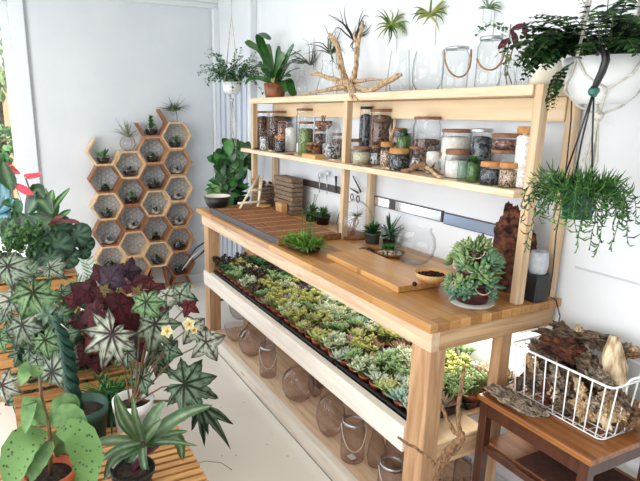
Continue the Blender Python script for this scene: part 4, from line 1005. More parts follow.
for u, vt, w, lb, side in ((455.5, 47, 25, 'left of the two glass jars hung with brown rope handles', 1), (489, 37, 24, 'right and taller of the two rope-handled glass jars', -1)):
    t, p, R, H = vessel(lb, 'glass_jar', u, vt, 89, w, -.11, CYL, 'jar')
    MB().lathe([(R*.86, H*.93), (R*.9, H*.94), (R*.9, H*.99), (R*.86, H)], 26, p, cap0=False).build('metal_band', 'metal', t, world=True)
    a_ = R_ if side > 0 else R_*.9
    pts = []
    for i in range(17):
        q = PI*i/16
        if side > 0: pts.append(p+R_*(R*1.06*math.cos(q))+TOCAM*R*(.9*math.sin(q)+.15)+Vector((0, 0, H*.92-H*.72*math.sin(q)**.8)))
        else: pts.append(p+R_*(R*1.06*math.cos(q))+TOCAM*R*(.9*math.sin(q)+.15)+Vector((0, 0, H*(.86-.30*(i/16))-H*.42*math.sin(q))))
    MB().tube(pts, .0036, n=6).build('rope_handle', 'rope', t, world=True)
# rooting bottle with cuttings
t, p, R, H = vessel('clear flask of rooted cuttings right of the rope-handled jars', 'propagation_flask', 508, 62, 88, 19, -.10, CON, 'flask')
mb = MB(); b_ = p+Vector((0, 0, .01))
mb.tube([b_, at(505, 72, 'y', -.10), at(509, 42, 'y', -.1), at(511, 24, 'y', -.1)], [.002, .0025, .002, .0015], n=5, col=C('#7a5a48'))
mb.tube([b_+Vector((.02, 0, 0)), at(507, 70, 'y', -.10), at(513, 48, 'y', -.1)], .002, n=5, col=C('#8a6a52'))
P_ = C('#4a1226')
for u0, v0, u1, v1 in ((510, 30, 524, 22), (524, 22, 527, 34), (509, 38, 497, 50), (511, 30, 519, 40), (512, 34, 520, 46)):
    a_, c_ = at(u0, v0, 'y', -.11), at(u1, v1, 'y', -.13); mb.leaf(a_, c_-a_, TOCAM, (c_-a_).length, .022, .5, P_, C('#6b2038'), seg=5)
for i in range(70):
    f = RND.random(); c_ = at(RND.gauss(507, 3.5), 25+f*50, 'y', -.1+RND.uniform(-.02, .02)); mb.leaf(c_, jv(1), UP, .018, .01, .4, RND.choice([C('#6f8f5a'), C('#47713f'), C('#93ab7c')]), seg=3)
for i in range(26):
    f = i/25; c_ = at(476+30*f, 34-8*math.sin(f*3)-(3 if i % 2 else 0), 'y', -.11); mb.leaf(c_, jv(1), UP, .017, .012, .4, RND.choice([C('#5f8a4c'), C('#3f6f38')]), seg=3)
mb.tube([at(475, 36, 'y', -.11), at(490, 25, 'y', -.11), at(506, 28, 'y', -.11)], .0012, n=4, col=C('#55703c'))
tag(mb.build('plant_cutting', 'leaf', org=p), 'trailing cutting with dark purple leaves growing from the flask', 'plant')
vessel('small clear bottle partly hidden behind the cream sculpted vase', 'glass_bottle', 523, 55, 84, 13, -.05, [(.9, 0), (1, .05), (1, .7), (.5, .85), (.5, 1)], 'bottle')
# cream sculpted vase
p = Vector((at(546, 83, 'y', -.11).x, -.11, ZU)); p.x = min(p.x, -.045); k = pxm(p)
m_ = MB(); n = 32; prof = [(.9, 0), (1, .03), (1, .3), (.86, .5), (.72, .68), (.66, .85), (.7, 1), (.6, 1), (.55, .8)]
vs = []
for r, z in prof:
    for j in range(n):
        th = 2*PI*j/n; rr = r*15*k*(1+.06*math.sin(4*th+z*5)+.035*math.sin(9*th+z*9)); vs.append(p+Vector((rr*math.cos(th), rr*math.sin(th), z*34*k)))
m_.add(vs, [(i*n+j, i*n+(j+1) % n, (i+1)*n+(j+1) % n, (i+1)*n+j) for i in range(len(prof)-1) for j in range(n)]+[tuple(range(n-1, -1, -1)), tuple((len(prof)-1)*n+j for j in range(n))])
tag(m_.build('sculpted_vase', 'cream', org=p), 'cream lumpy ceramic vase at the right end of the top shelf', 'vase')
# driftwood centrepiece
c0 = at(345, 88, 'y', -.16); c0.z = max(c0.z, ZU+.03)
t_ = MB()
def br(pts, r, n=10, jit=.13, mb=None):
    P = []
    for q in pts:
        P.append(q if isinstance(q, Vector) else at(q[0], q[1], 'y', q[2]))
    Q = []; rr = []
    for i in range(len(P)-1):
        for s in range(3): f = s/3; Q.append(P[i]*(1-f)+P[i+1]*f+jv(.0022)); rr.append(r[i]*(1-f)+r[i+1]*f)
    Q.append(P[-1]); rr.append(r[-1]); (mb or t_).tube(Q, rr, n=n, jit=jit)
br([(346, 84, -.15), (342, 68, -.15), (338, 48, -.16), (333, 38, -.17), (329, 34, -.17)], [.02, .014, .013, .014, .007])
br([(352, 84, -.15), (356, 66, -.14), (357, 48, -.14), (360, 34, -.13), (363, 21, -.12)], [.018, .012, .011, .010, .005])
br([(357, 46, -.14), (354, 34, -.14), (356, 26, -.14)], [.008, .005, .002])
br([(344, 84, -.16), (333, 79, -.19), (320, 75, -.22), (308, 74, -.24)], [.018, .013, .009, .003])
br([(322, 75, -.215), (314, 70, -.22), (313, 69, -.22)], [.008, .006, .002])
br([(342, 87, -.16), (325, 90, -.19), (312, 93, -.2), (300, 94, -.21)], [.016, .009, .007, .003])
br([(352, 82, -.15), (370, 79, -.14), (386, 80, -.14)], [.012, .006, .002])
br([(350, 86, -.15), (370, 91, -.19), (382, 84, -.22), (398, 76, -.25), (401, 75, -.25)], [.014, .013, .014, .011, .007])
br([(345, 82, -.15), (340, 70, -.17), (337, 63, -.17)], [.014, .008, .002])
br([(349, 84, -.17), (354, 94, -.20), (358, 103, -.222)], [.016, .012, .003])
br([(349, 86, -.18), (351, 96, -.215), (352, 99, -.22)], [.012, .008, .002])
for i in range(7): t_.blob(c0+Vector((RND.uniform(-.03, .03), RND.uniform(-.02, .02), RND.uniform(-.005, .03))), Vector((.024, .02, .022))*RND.uniform(.7, 1.2), None, .3, 9, 7)
tag(t_.build('driftwood', 'drift', org=(c0.x, -.15, ZU)), 'large branching driftwood root sprawling on the middle of the top shelf', 'driftwood')

# ================================================================== WALL AIR PLANTS
AP = [(322, 52, 1, 'air plant with thin grey curling leaves, first from left on wall', [C('#6f6a62'), C('#8b857a'), C('#5c5a50')], 16, 30, .0026),
      (329, 40, 0, 'second wall air plant from left with dark twisting green-grey leaves', [C('#57604c'), C('#7f8a6a'), C('#454d3e')], 14, 28, .0035),
      (352, 32, 0, 'tall spidery dark air plant above the driftwood on the wall', [C('#565651'), C('#6f6f66'), C('#45464a')], 13, 38, .0036),
      (391, 26, 2, 'bushy green air plant on the wall right of the driftwood', [C('#7f9a4f'), C('#a0ad6a'), C('#5f7d42')], 30, 24, .0045),
      (430, 15, 2, 'yellow-green starburst air plant above the big glass bowl', [C('#9aa653'), C('#b9bb70'), C('#6f8a42')], 24, 24, .0045),
      (486, 12, 3, 'small air plant in a hanging glass tube above the rope jars', [C('#55734a'), C('#7d9a6a')], 14, 16, .003)]
cent = [(310, 55), (331, 46), (354, 32), (391, 26), (430, 15), (488, 8)]
for (u0, v0, kd, lb, cols, n, lp, r), (u, v) in zip(AP, cent):
    c = at(u, v, 'y', -.045); t = thing('air_plant', lb, 'air plant', c); l = lp*pxm(c)
    mb = MB()
    if kd == 1 or kd == 0:
        base = at(u, v+(10 if kd == 1 else 8), 'y', -.03)
        for i in range(n):
            x = RND.uniform(-1.3, 1.3)
            d = (R_*x+U_*(1.2-abs(x)*.5)+TOCAM*RND.uniform(0, .5)).normalized(); pts = [base]; bd = R_*RND.uniform(-.5, .5)+U_*RND.uniform(-.6, .2)
            for k_ in range(7): d = (d+bd*.75*(k_/4)+jv(.2)).normalized(); pts.append(pts[-1]+d*l*RND.uniform(.7, 1.1)/6)
            for q in pts: q.y = min(q.y, -.012)
            mb.tube(pts, [r*1.3, r*1.2, r, r*.9, r*.7, r*.5, r*.3, r*.15], n=5, cap=False, col=RND.choice(cols))
        if kd == 0:
            for i in range(4): mb.tube([base, base+R_*RND.uniform(-.03, .03)-U_*.03, base+R_*RND.uniform(-.03, .03)-U_*.06], [r, r*.7, r*.2], n=4, cap=False, col=RND.choice(cols))
    else:
        for i in range(n):
            a = RND.uniform(0, 2*PI); d = (R_*math.cos(a)*1.3+U_*(math.sin(a)*.8+.3)+TOCAM*RND.uniform(.1, .9)).normalized(); pts = [c]; bd = -UP*RND.uniform(.3, 1.3)+R_*RND.uniform(-.6, .6)
            for k_ in range(6): d = (d+bd*.3*(k_/3)+jv(.06)).normalized(); pts.append(pts[-1]+d*l*RND.uniform(.6, 1.1)/6)
            for q in pts: q.y = min(q.y, -.01)
            mb.tube(pts, [r*1.2, r*1.2, r, r*.8, r*.6, r*.35, r*.1], n=5, cap=False, col=RND.choice(cols))
    mb.build('leaves', 'airleaf', t, world=True)
    if kd == 3: MB().lathe([(.004, -.05), (.016, -.045), (.017, .03)], 14, c, cap0=False).build('glass_tube', 'glass', t, world=True)
    MB().tube([c+Vector((0, .035, 0)), Vector((c.x, -.006, c.z-.12))], .0012, n=4).tube([c+Vector((0, .03, 0)), c+Vector((0, .005, 0))], .0015, n=4).build('hanging_wire', 'wire', t, world=True)

# ================================================================== HANGING PLANTERS
# left: small trailing plant in macrame
p = at(232, 85, 'y', -.25); t = thing('hanging_planter', 'small-leaved trailing plant hanging in white macrame near the room corner', 'hanging planter', p-Vector((0, 0, .06)))
MB().lathe([(.003, -.06), (.045, -.06), (.062, -.03), (.068, .02), (.064, .02), (.055, -.02), (.003, .01)], 22, p, cap1=True).build('pot', 'white', t, world=True)
mb = MB()
for k_ in range(4):
    a = k_*PI/2+.4; o = Vector((math.cos(a), math.sin(a), 0)); mb.tube([Vector((p.x+.005, p.y, CZ)), p+Vector((0, 0, .45)), p+o*.07+Vector((0, 0, .015)), p+o*.05+Vector((0, 0, -.05)), p+Vector((0, 0, -.10))], .0035, n=5)
for k_ in range(7): mb.tube([p+Vector((0, 0, -.10)), p+Vector((RND.uniform(-.03, .03), RND.uniform(-.03, .03), -.30)), p+Vector((RND.uniform(-.06, .06), RND.uniform(-.04, .04), -.52))], .003, n=4)
mb.blob(p+Vector((0, 0, -.10)), .012); mb.build('macrame', 'cord', t, world=True)
mb = MB(); gl = [C('#24502a'), C('#376b38'), C('#5f8a58'), C('#8aa57f')]
for s_ in range(74):
    a = RND.uniform(0, 2*PI); o = Vector((math.cos(a), math.sin(a), 0)); q = p+o*.04+Vector((0, 0, .02)); d = (o*RND.uniform(.2, .6)+UP*RND.uniform(.6, 2.0)); ln = RND.uniform(.09, .27); pts = [q]
    for k_ in range(9):
        d = (d+Vector((0, 0, -.24))+jv(.2)).normalized(); pts.append(pts[-1]+d*ln/8)
        for z in range(2): mb.leaf(pts[-1]+jv(.006), jv(1)+UP*.3, UP, .021, .015, .4, RND.choice(gl), seg=3)
    mb.tube(pts, .0009, n=3, cap=False, col=C('#4d6b3c'))
mb.build('foliage', 'leaf', t, world=True)
# right: big white pot with fern-like plant
pc = at(603, 85, 'y', -.25); k = pxm(pc); ztop = at(603, 58, 'y', -.25).z; zbot = at(603, 104, 'y', -.25).z; Rp = 38*k
t = thing('hanging_planter', 'large white hanging pot in macrame with dense dark fern-leaved plant', 'hanging planter', (pc.x, pc.y, zbot)); b = Vector((pc.x, pc.y, zbot)); Hh = ztop-zbot
MB().lathe([(.003, 0), (Rp*.58, 0), (Rp*.74, Hh*.18), (Rp*.9, Hh*.5), (Rp, Hh), (Rp*.95, Hh), (Rp*.86, Hh*.55), (Rp*.85, Hh*.8), (.003, Hh*.84)], 40, b, cap1=True).build('pot', 'white', t, world=True)
mb = MB(); ap = Vector((b.x+.0, b.y, CZ))
for k_ in range(4):
    a = k_*PI/2+.35+math.atan2(-_r.y, -_r.x)
    a2 = a+PI/4; o = Vector((math.cos(a), math.sin(a), 0)); o2 = Vector((math.cos(a2), math.sin(a2), 0)); o3 = Vector((math.cos(a-PI/4), math.sin(a-PI/4), 0))
    mb.tube([ap, b+o*Rp*1.04+Vector((0, 0, Hh))], .004, n=6)
    for oo in (o2, o3): mb.tube([b+o*Rp*1.05+Vector((0, 0, Hh*.98)), b+(o*.7+oo*.3)*Rp*1.02+Vector((0, 0, Hh*.6)), b+oo*Rp*.88+Vector((0, 0, Hh*.3)), b+oo*Rp*.5+Vector((0, 0, -.005)), b+Vector((0, 0, -.03))], .0035, n=6)
mb.blob(b+Vector((0, 0, -.03)), .014)
for i in range(16): mb.tube([b+Vector((0, 0, -.03)), b+Vector((RND.uniform(-.02, .02), RND.uniform(-.02, .02), -.15)), b+Vector((RND.uniform(-.025, .025), RND.uniform(-.02, .02), -.27))], .0025, n=4)
mb.build('macrame', 'cord', t, world=True)
mb = MB(); st = MB(); dk = [C('#18341a'), C('#264822'), C('#33592b'), C('#102815'), C('#456e38')]
def pinnate(q, d, ln, lw, ll, cols, g=.18, n=13):
    pts = [q]; d = d.normalized()
    for i in range(n):
        d = (d+Vector((0, 0, -g*(.3+i/n)))+jv(.04)).normalized(); pts.append(pts[-1]+d*ln/n)
        if i > 1:
            s_ = d.cross(UP); s_ = s_.normalized() if s_.length > .05 else R_; sc_ = math.sin(PI*(i/n*.8+.15))
            for sg in (-1, 1): mb.leaf(pts[-1], s_*sg+d*.45+jv(.2), UP+TOCAM*.4+jv(.2), ll*sc_, lw*sc_+.003, .4, RND.choice(cols), seg=3, peak=.4)
    st.tube(pts, [.0022*(1-.7*i/n) for i in range(n+1)], n=4, cap=False)
top = b+Vector((0, 0, Hh*.85))
for i in range(92):
    a = RND.uniform(0, 2*PI); o = Vector((math.cos(a), math.sin(a), 0)); 
    pinnate(top+o*Rp*.4, o*RND.uniform(.4, 1.0)+UP*RND.uniform(.5, 1.4), RND.uniform(.15, .27), .020, .031, dk, g=.15)
for i in range(30):   # long fronds reaching left over the vase
    d = (-R_*RND.uniform(.9, 1.3)+UP*RND.uniform(.35, 1.0)+TOCAM*RND.uniform(-.1, .5)); pinnate(top-R_*Rp*.6+UP*.03, d, RND.uniform(.13, .22), .020, .031, dk, g=.17, n=14)
for k_ in range(2): pinnate(top-R_*Rp*.95+TOCAM*.03*k_, -R_*.3-UP*.1, .13, .014, .02, dk, g=.6)
mb.build('foliage', 'leafmatte', t, world=True); st.build('stems', 'stem', t, world=True)
# lower hanging pot of bean-like trailing succulent with curved hook
q0 = at(579, 200, 'y', -.33); t = thing('hanging_planter', 'dark green hanging pot of trailing string bean plant below the white pot', 'hanging planter', q0-Vector((0, 0, .06)))
k = pxm(q0)
MB().lathe([(.003, -18*k), (13*k, -18*k), (17*k, 14*k), (18*k, 16*k), (16.5*k, 16*k), (16*k, 12*k), (.003, 12*k)], 26, q0, cap1=True).build('pot', 'greenplastic', t, world=True)
j = at(594, 90, 'y', -.385)
mb = MB(); mb.tube([at(u, v, 'y', yy) for u, v, yy in ((597, 55, -.375), (600, 50, -.382), (605, 53, -.39), (606, 60, -.392), (602, 72, -.39), (596, 84, -.387), (594, 90, -.385))], [.004, .007, .009, .0095, .009, .008, .006], n=8); mb.blob(j, .011)
mb.build('hook', 'black', t, world=True)
MB().blob(j-Vector((0, 0, .004)), .013).build('hook_collar', 'bluegreen', t, world=True)
mb = MB()
for a in (2.6, 3.9, 5.9):
    e_ = q0+Vector((17*k*math.cos(a), 17*k*math.sin(a), 15*k)); mb.tube([j, (j+e_)*.5+jv(.004), e_], .0023, n=5)
mb.build('hanger_wire', 'black', t, world=True)
mb = MB(); bg = [C('#356b2c'), C('#4f8a3c'), C('#6fa352'), C('#285524')]
def bean(pts_fn, n):
    pass
for s_ in range(92):
    a = RND.uniform(0, 2*PI); o = Vector((math.cos(a), math.sin(a), 0)); q = q0+o*13*k+Vector((0, 0, 13*k)); d = o*RND.uniform(.4, 1.6)+UP*RND.uniform(.2, 1.3)
    ln = RND.uniform(.06, .14) if s_ % 7 else RND.uniform(.16, .26); n = int(ln/.009); pts = [q]
    for i in range(n):
        d = (d+Vector((0, 0, -.24))+jv(.16)).normalized(); pts.append(pts[-1]+d*.009)
        dd = (d+jv(1)).normalized(); l = RND.uniform(.018, .034); mb.tube([pts[-1], pts[-1]+dd*l*.5, pts[-1]+(dd+Vector((0, 0, .45)))*l], [.0011, .0021, .0005], n=4, cap=False, col=RND.choice(bg))
    mb.tube(pts, .0011, n=3, cap=False, col=C('#5d7f48'))
mb.build('foliage', 'leaf', t, world=True)
mb = MB(); mb.tube([at(u, v, 'y', yy) for u, v, yy in ((558, 82, -.16), (572, 90, -.14), (571, 120, -.1), (567, 160, -.09), (564, 190, -.08), (556, 235, -.06), (553, 270, -.06), (549, 296, -.07))]+[at(556, 300, 'y', -.035)]+[at(u, v, 'y', .0-.03) for u, v in ((560, 316), (556, 336))], .0022, n=5)
tag(mb.build('power_cable', 'black', org=at(556, 336, 'y', -.03)), 'thin black cable running down the right shelf posts behind the bench', 'cable')

# ================================================================== TRAYS OF SUCCULENTS
ZR = .465
TX = [-2.135+.508*i for i in range(4)]
names_t = ['far left end', 'second from the left', 'third from the left', 'near right end']
for ti, x0 in enumerate(TX):
    for row, (ya, yb) in enumerate(((-.538, -.292), (-.284, -.045))):
        t = thing('plant_tray', 'black plastic plant tray, %s, %s row on the bench middle shelf' % (names_t[ti], 'front' if row == 0 else 'back'), 'tray', (x0+.25, (ya+yb)/2, ZR))
        if ti == 3 and row == 1: x1 = x0+.50
        x1 = x0+.502; z0, z1 = ZR+.001, ZR+.036
        m_ = MB(); secs = []
        xc, yc = (x0+x1)/2, (ya+yb)/2; a, b_ = (x1-x0)/2, (yb-ya)/2
        for e, z in ((-.018, z0), (-.012, z0), (-.006, z1), (0, z1), (0, z1-.006), (-.001, z1-.006), (-.001, z1+.002), (-.011, z1+.002), (-.017, z0+.004)):
            secs.append([Vector((xc, yc, 0))+v for v in rrect(a+e, b_+e, .01, z, 4)])
        rloft(m_, secs); n = 16; m_.add(secs[-1], [tuple(range(n))]); m_.build('tray_shell', 'black', t, smooth=False, world=True)
def potmesh(name, label, r, h, terr='terra'):
    t = thing(name, label, 'potted succulent', (0, 0, 0), 'potted succulents in the black trays')
    MB().lathe([(r*.2, 0), (r*.72, 0), (r*.93, h*.8), (r*1.0, h*.81), (r*1.02, h), (r*.92, h), (r*.88, h*.82), (r*.01, h*.84)], 14, (0, 0, 0)).build('pot', terr, t, world=True)
    return t
PR = []
def proto(kind):
    desc = ['silvery green rosette succulent', 'pale yellow-green rosette succulent', 'dark green spiky haworthia', 'purple rosette succulent', 'small-leaved bushy green succulent', 'pink-brown spidery succulent',
            'yellow-leaved bushy succulent', 'burgundy bushy succulent', 'blue-green rosette succulent', 'cream and green variegated succulent', 'pale green branching succulent', 'bronze green rosette succulent'][kind]
    t = potmesh('potted_succulent', desc, .026, .044)
    mb = MB(); c = (0, 0, .044)
    if kind == 0:
        for o in ((0, 0), (.018, .012), (-.02, .01)): rosette(mb, (o[0], o[1], .046), 20, .036, .013, .004, C('#e2ead6'), C('#a9bf9f'))
    elif kind == 1: rosette(mb, c, 30, .05, .018, .005, C('#dde5a8'), C('#9fba62'), tip=C('#cbb27a')); rosette(mb, (.02, -.015, .05), 16, .03, .012, .004, C('#d5e09a'), C('#a8c06a'))
    elif kind == 2: rosette(mb, c, 36, .058, .009, .004, C('#3f7a4a'), C('#2c5c34'), e0=20, e1=88)
    elif kind == 3:
        for o in ((0, 0), (.024, .01), (-.018, .018), (0, -.024)): rosette(mb, (o[0], o[1], .05), 20, .03, .014, .004, C('#6f5a6a'), C('#46303f'))
    elif kind in (4, 6, 7, 9, 10):
        ca, cb = {4: ('#4f8a48', '#2f6234'), 6: ('#e6e08a', '#a8b05a'), 7: ('#5a2f34', '#3a3a2a'), 9: ('#f2f4dc', '#b5c995'), 10: ('#c3dca0', '#86ad6e')}[kind]
        for s_ in range(15):
            a = RND.uniform(0, 2*PI); r_ = .03*math.sqrt(RND.random()); h = RND.uniform(.02, .05); e_ = Vector((r_*math.cos(a)*1.25, r_*math.sin(a)*1.25, .044+h)); mb.tube([(r_*.5*math.cos(a), r_*.5*math.sin(a), .042), e_], .0014, n=4, cap=False, col=C('#6b7a48'))
            rosette(mb, e_, 9 if kind != 10 else 8, .017 if kind != 9 else .022, .009 if kind != 10 else .006, .003, C(ca), C(cb), e0=0, e1=75)
    elif kind == 5:
        for o in ((0, 0), (.02, -.01), (-.015, .015)): rosette(mb, (o[0], o[1], .046), 26, .045, .007, .003, C('#d2d6b4'), C('#a58a78'), tip=C('#a8705f'), e0=15, e1=85)
    elif kind == 8: rosette(mb, c, 32, .05, .02, .005, C('#bfd9c6'), C('#7aa592'), e0=8)
    elif kind == 11:
        for o in ((0, 0), (.022, .014)): rosette(mb, (o[0], o[1], .047), 22, .04, .014, .004, C('#9aa070'), C('#6b5a3c'), tip=C('#8a4a38'))
    o = mb.build('succulent', 'succ', t, world=True); o.scale = (1.35, 1.35, 1.3); o.location.z = -.016
    return t, desc
for k_ in range(12): PR.append(proto(k_))
used = set()
pref = [[4, 2, 7, 4, 3, 10, 7], [6, 9, 4, 11, 3, 6, 7, 5, 6, 10], [9, 3, 6, 10, 5, 6, 11, 1, 9], [1, 0, 5, 8, 11, 10, 9, 6]]
linen = ['front line', 'second line', 'third line', 'fourth line', 'fifth line', 'back line']
ys = [-.500, -.418, -.336, -.246, -.166, -.088]
cnt = 0
for li, y in enumerate(ys):
    kept = 0; slots = []
    for ti in range(4):
        for s_ in range(7): slots.append((TX[ti]+.037+s_*.0715+(.012 if li % 2 else -.002), ti))
    slots.sort(reverse=True)
    for x, ti in slots:
        if x > -.06: continue
        ctr_ = Vector((x, y, ZR+.10))
        d = ctr_-CAM; f = (-.57-CAM.y)/d.y; hit = CAM+d*f
        if hit.z > .835 and hit.x < -.02: continue
        if x > -.13 and -.30 < y < -.2: continue
        if x > -.13 and y < -.48: continue
        kept += 1
        lab_mix = pref[ti] if RND.random() < .85 else pref[min(ti+1, 3)]
        kd = RND.choice(lab_mix)
        if ti == 3 and li == 0: kd = [0, 8, 1, 0, 9, 10, 0][cnt % 7]
        cnt += 1
        pr, desc = PR[kd]
        lab = '%s in terracotta pot, %s of trays, %s from near end' % (desc, linen[li], ORD[kept])
        loc = Vector((x+RND.uniform(-.004, .004), y+RND.uniform(-.004, .004), ZR+.006))
        if kd not in used:
            used.add(kd); pr.location = loc; pr['label'] = lab; pr.rotation_euler = (0, 0, RND.uniform(0, 6))
        else: dup(pr, loc, RND.uniform(0, 6), lab, scale=RND.uniform(1.0, 1.2))
for k_ in range(12):
    if k_ not in used:
        for ch in list(PR[k_][0].children): bpy.data.objects.remove(ch)
        bpy.data.objects.remove(PR[k_][0])

# ================================================================== GLASSWARE ON THE BOTTOM SHELF
ZG = .0745
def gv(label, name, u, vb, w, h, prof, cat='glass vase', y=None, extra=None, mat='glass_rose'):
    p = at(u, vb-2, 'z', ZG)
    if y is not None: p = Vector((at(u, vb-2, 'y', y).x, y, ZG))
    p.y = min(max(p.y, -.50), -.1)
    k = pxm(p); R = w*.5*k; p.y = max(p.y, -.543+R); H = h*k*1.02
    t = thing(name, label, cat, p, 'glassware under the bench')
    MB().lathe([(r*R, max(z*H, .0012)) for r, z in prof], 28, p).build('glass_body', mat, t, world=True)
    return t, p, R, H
SPH = [(.3, 0), (.45, .01), (.8, .15), (.97, .35), (1, .5), (.95, .68), (.75, .86), (.48, .95), (.44, .97), (.5, 1)]
DISH = [(.3, 0), (.4, .03), (.7, .25), (.92, .6), (1, 1)]
gv('flat flared glass bowl beside the far left bench leg', 'glass_bowl', 230, 343, 24, 15, DISH)
gv('clear round glass bowl behind the flared bowl at far left', 'glass_bowl', 240, 330, 22, 14, DISH, y=-.30)
gv('round glass sphere vase, first from the far left end', 'sphere_vase', 248, 357, 28, 29, SPH)
def wirejar(u, vb, w, h, label):
    t, p, R, H = gv(label, 'glass_jar', u, vb, w, h, [(.8, 0), (.97, .02), (1, .08), (1, .72), (.85, .82), (.82, .95), (.88, 1)])
    MB().lathe([(R*.86, H*.84), (R*.92, H*.85), (R*.92, H*.89), (R*.86, H*.9)], 26, p, cap0=False).build('wire_band', 'metal', t, world=True)
    pts = [p+R_*(R*1.02*math.cos(q))+TOCAM*R*(math.sin(q)*.95+.1)+Vector((0, 0, H*.85-H*.6*math.sin(q))) for q in [PI*i/14 for i in range(15)]]
    MB().tube(pts, .0022, n=5).build('wire_handle', 'cord', t, world=True)
    return t, p, R, H
wirejar(268, 377, 17, 34, 'narrow glass jar with wire handle right of the first sphere vase')
t, p, R, H = gv('lower and larger of two stacked glass spheres', 'sphere_vase', 292, 402, 33, 33, SPH)
t2 = thing('sphere_vase', 'smaller glass sphere stacked behind the larger one, second bay', 'glass vase', Vector((p.x-.03, p.y+.16, ZG)), 'glassware under the bench')
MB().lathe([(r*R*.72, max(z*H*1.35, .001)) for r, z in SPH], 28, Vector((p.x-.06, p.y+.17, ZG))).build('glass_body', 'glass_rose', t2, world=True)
gv('glass sphere half hidden between stacked spheres and big globe', 'sphere_vase', 315, 406, 15, 30, SPH, y=-.36)
gv('big round glass globe vase in the middle of bottom shelf', 'sphere_vase', 330, 436, 29, 42, SPH)
t, p, R, H = wirejar(352, 460, 24, 46, 'tall glass jar with pale rope handle right of the globe')
MB().box(p.x-.018, p.x+.018, p.y-.014, p.y+.014, ZG+.003, ZG+.006).build('paper_tag', 'white', t, smooth=False, world=True)
gv('tall bulb-shaped glass vase behind the rope-handled jar', 'bulb_vase', 376, 464, 19, 37, [(.6, 0), (.9, .06), (1, .3), (.85, .6), (.6, .85), (.55, 1)], y=-.42)
gv('tall clear glass cylinder beside the near bench leg', 'cylinder_vase', 394, 474, 20, 38, [(.9, 0), (1, .02), (1, .98), (1.03, 1)], y=-.36)
wirejar(389, 500, 26, 44, 'squat glass jar with wire clasp nearest the bench leg')
for i, (u, vb, w, h, y, lb) in enumerate(((450, 500, 20, 40, -.36, 'clear glass jar under the bench right of the near leg'), (470, 492, 18, 42, -.30, 'clear glass cylinder beside the side table leg'), (462, 478, 17, 34, -.2, 'rear clear glass jar seen between bench leg and side table'))):
    t, p, R, H = gv(lb, 'glass_jar', u, vb, w, h, CYL, y=y)

# ================================================================== SIDE TABLE
ZQ = .62
t = thing('side_table', 'small dark-legged side table with warm brown top right of the bench', 'table', (.21, -.19, 0))
TX0, TX1, TY0, TY1 = .004, .402, -.366, -.022
MB().box(TX0, TX1, TY0, TY1, ZQ-.018, ZQ).build('tabletop', 'walnut_top', t, bevel=.003, world=True)
MB().box(TX0+.03, TX1-.03, TY0+.014, TY0+.03, ZQ-.07, ZQ-.018).box(TX0+.03, TX1-.03, TY1-.03, TY1-.014, ZQ-.07, ZQ-.018).box(TX0+.014, TX0+.03, TY0+.03, TY1-.03, ZQ-.07, ZQ-.018).box(TX1-.03, TX1-.014, TY0+.03, TY1-.03, ZQ-.07, ZQ-.018).build('apron', 'walnut', t, bevel=.002, world=True)
for x in (TX0+.008, TX1-.038):
    for y in (TY0+.008, TY1-.038): MB().box(x, x+.03, y, y+.03, 0, ZQ-.018).build('leg', 'walnut', t, bevel=.002, world=True)
MB().box(TX0+.015, TX1-.015, TY0+.038, TY1-.038, .43, .444).build('lower_shelf', 'walnut_top', t, bevel=.002, world=True)
MB().box(TX0+.038, TX1-.038, TY0+.012, TY0+.026, .42, .444).box(TX0+.012, TX0+.026, TY0+.038, TY1-.038, .40, .42).build('shelf_rail', 'walnut', t, bevel=.002, world=True)
MB().box(TX0+.14, TX1-.02, TY0+.04, TY1-.06, .4445, .4475).build('shelf_mat', M('dark_mat', '#3a1d14', '#4d2a1c', scale=40, rough=.8), t, smooth=False, world=True)
# bark slab on the table
mb = MB(); c = Vector((.098, -.315, ZQ)); n = 14; secs = []
for i in range(15):
    f = i/14; x = c.x-.083+f*.175; w = .044*(.75+.3*math.sin(f*PI))*(1+RND.uniform(-.09, .09)); yc = c.y+.012-.01*f
    secs.append([Vector((x+.022*(math.cos(2*PI*j/n)), yc+w*math.cos(2*PI*j/n), c.z+.002+.011*(1+math.sin(2*PI*j/n))*(1+RND.uniform(-.5, .5)) if math.sin(2*PI*j/n) > -.9 else c.z+.001)) for j in range(n)])
rloft(mb, secs); mb.add(secs[-1], [tuple(range(n))]); tag(mb.build('bark_slab', 'barkgrey', org=c), 'flat ridged grey bark slab lying on the side table before the basket', 'bark')
# wire basket
bx0, bx1, by0, by1, bz0, bz1 = .030, .368, -.268, -.040, ZQ+.003, .795
bx0b, bx1b, by0b, by1b = bx0+.012, bx1-.014, by0+.012, by1-.010
t = thing('wire_basket', 'white wire basket full of bark and driftwood on the side table', 'basket', ((bx0+bx1)/2, (by0+by1)/2, ZQ))
def ring(mb, x0, x1, y0, y1, z, r, dip=0):
    pts = rrect((x1-x0)/2, (y1-y0)/2, .018, 0, 5); c_ = Vector(((x0+x1)/2, (y0+y1)/2, z)); P = [c_+q for q in pts]
    if dip:
        for q in P:
            if q.x > x1-.004 or q.x < x0+.004: pass
    mb.tube(P+[P[0]], r, n=6)
mb = MB(); ring(mb, bx0, bx1, by0, by1, bz1, .0035); mb.build('rim', 'whitemetal', t, world=True)
mb = MB(); ring(mb, bx0b, bx1b, by0b, by1b, bz0+.001, .0022)
for i in range(9):
    f = (i+.5)/9; xt, xb = bx0+(bx1-bx0)*f, bx0b+(bx1b-bx0b)*f
    mb.tube([(xt, by0, bz1), (xb, by0b, bz0+.006), (xb, by0b+.006, bz0), (xb, by1b-.006, bz0), (xb, by1b, bz0+.006), (xt, by1, bz1)], .0022, n=5)
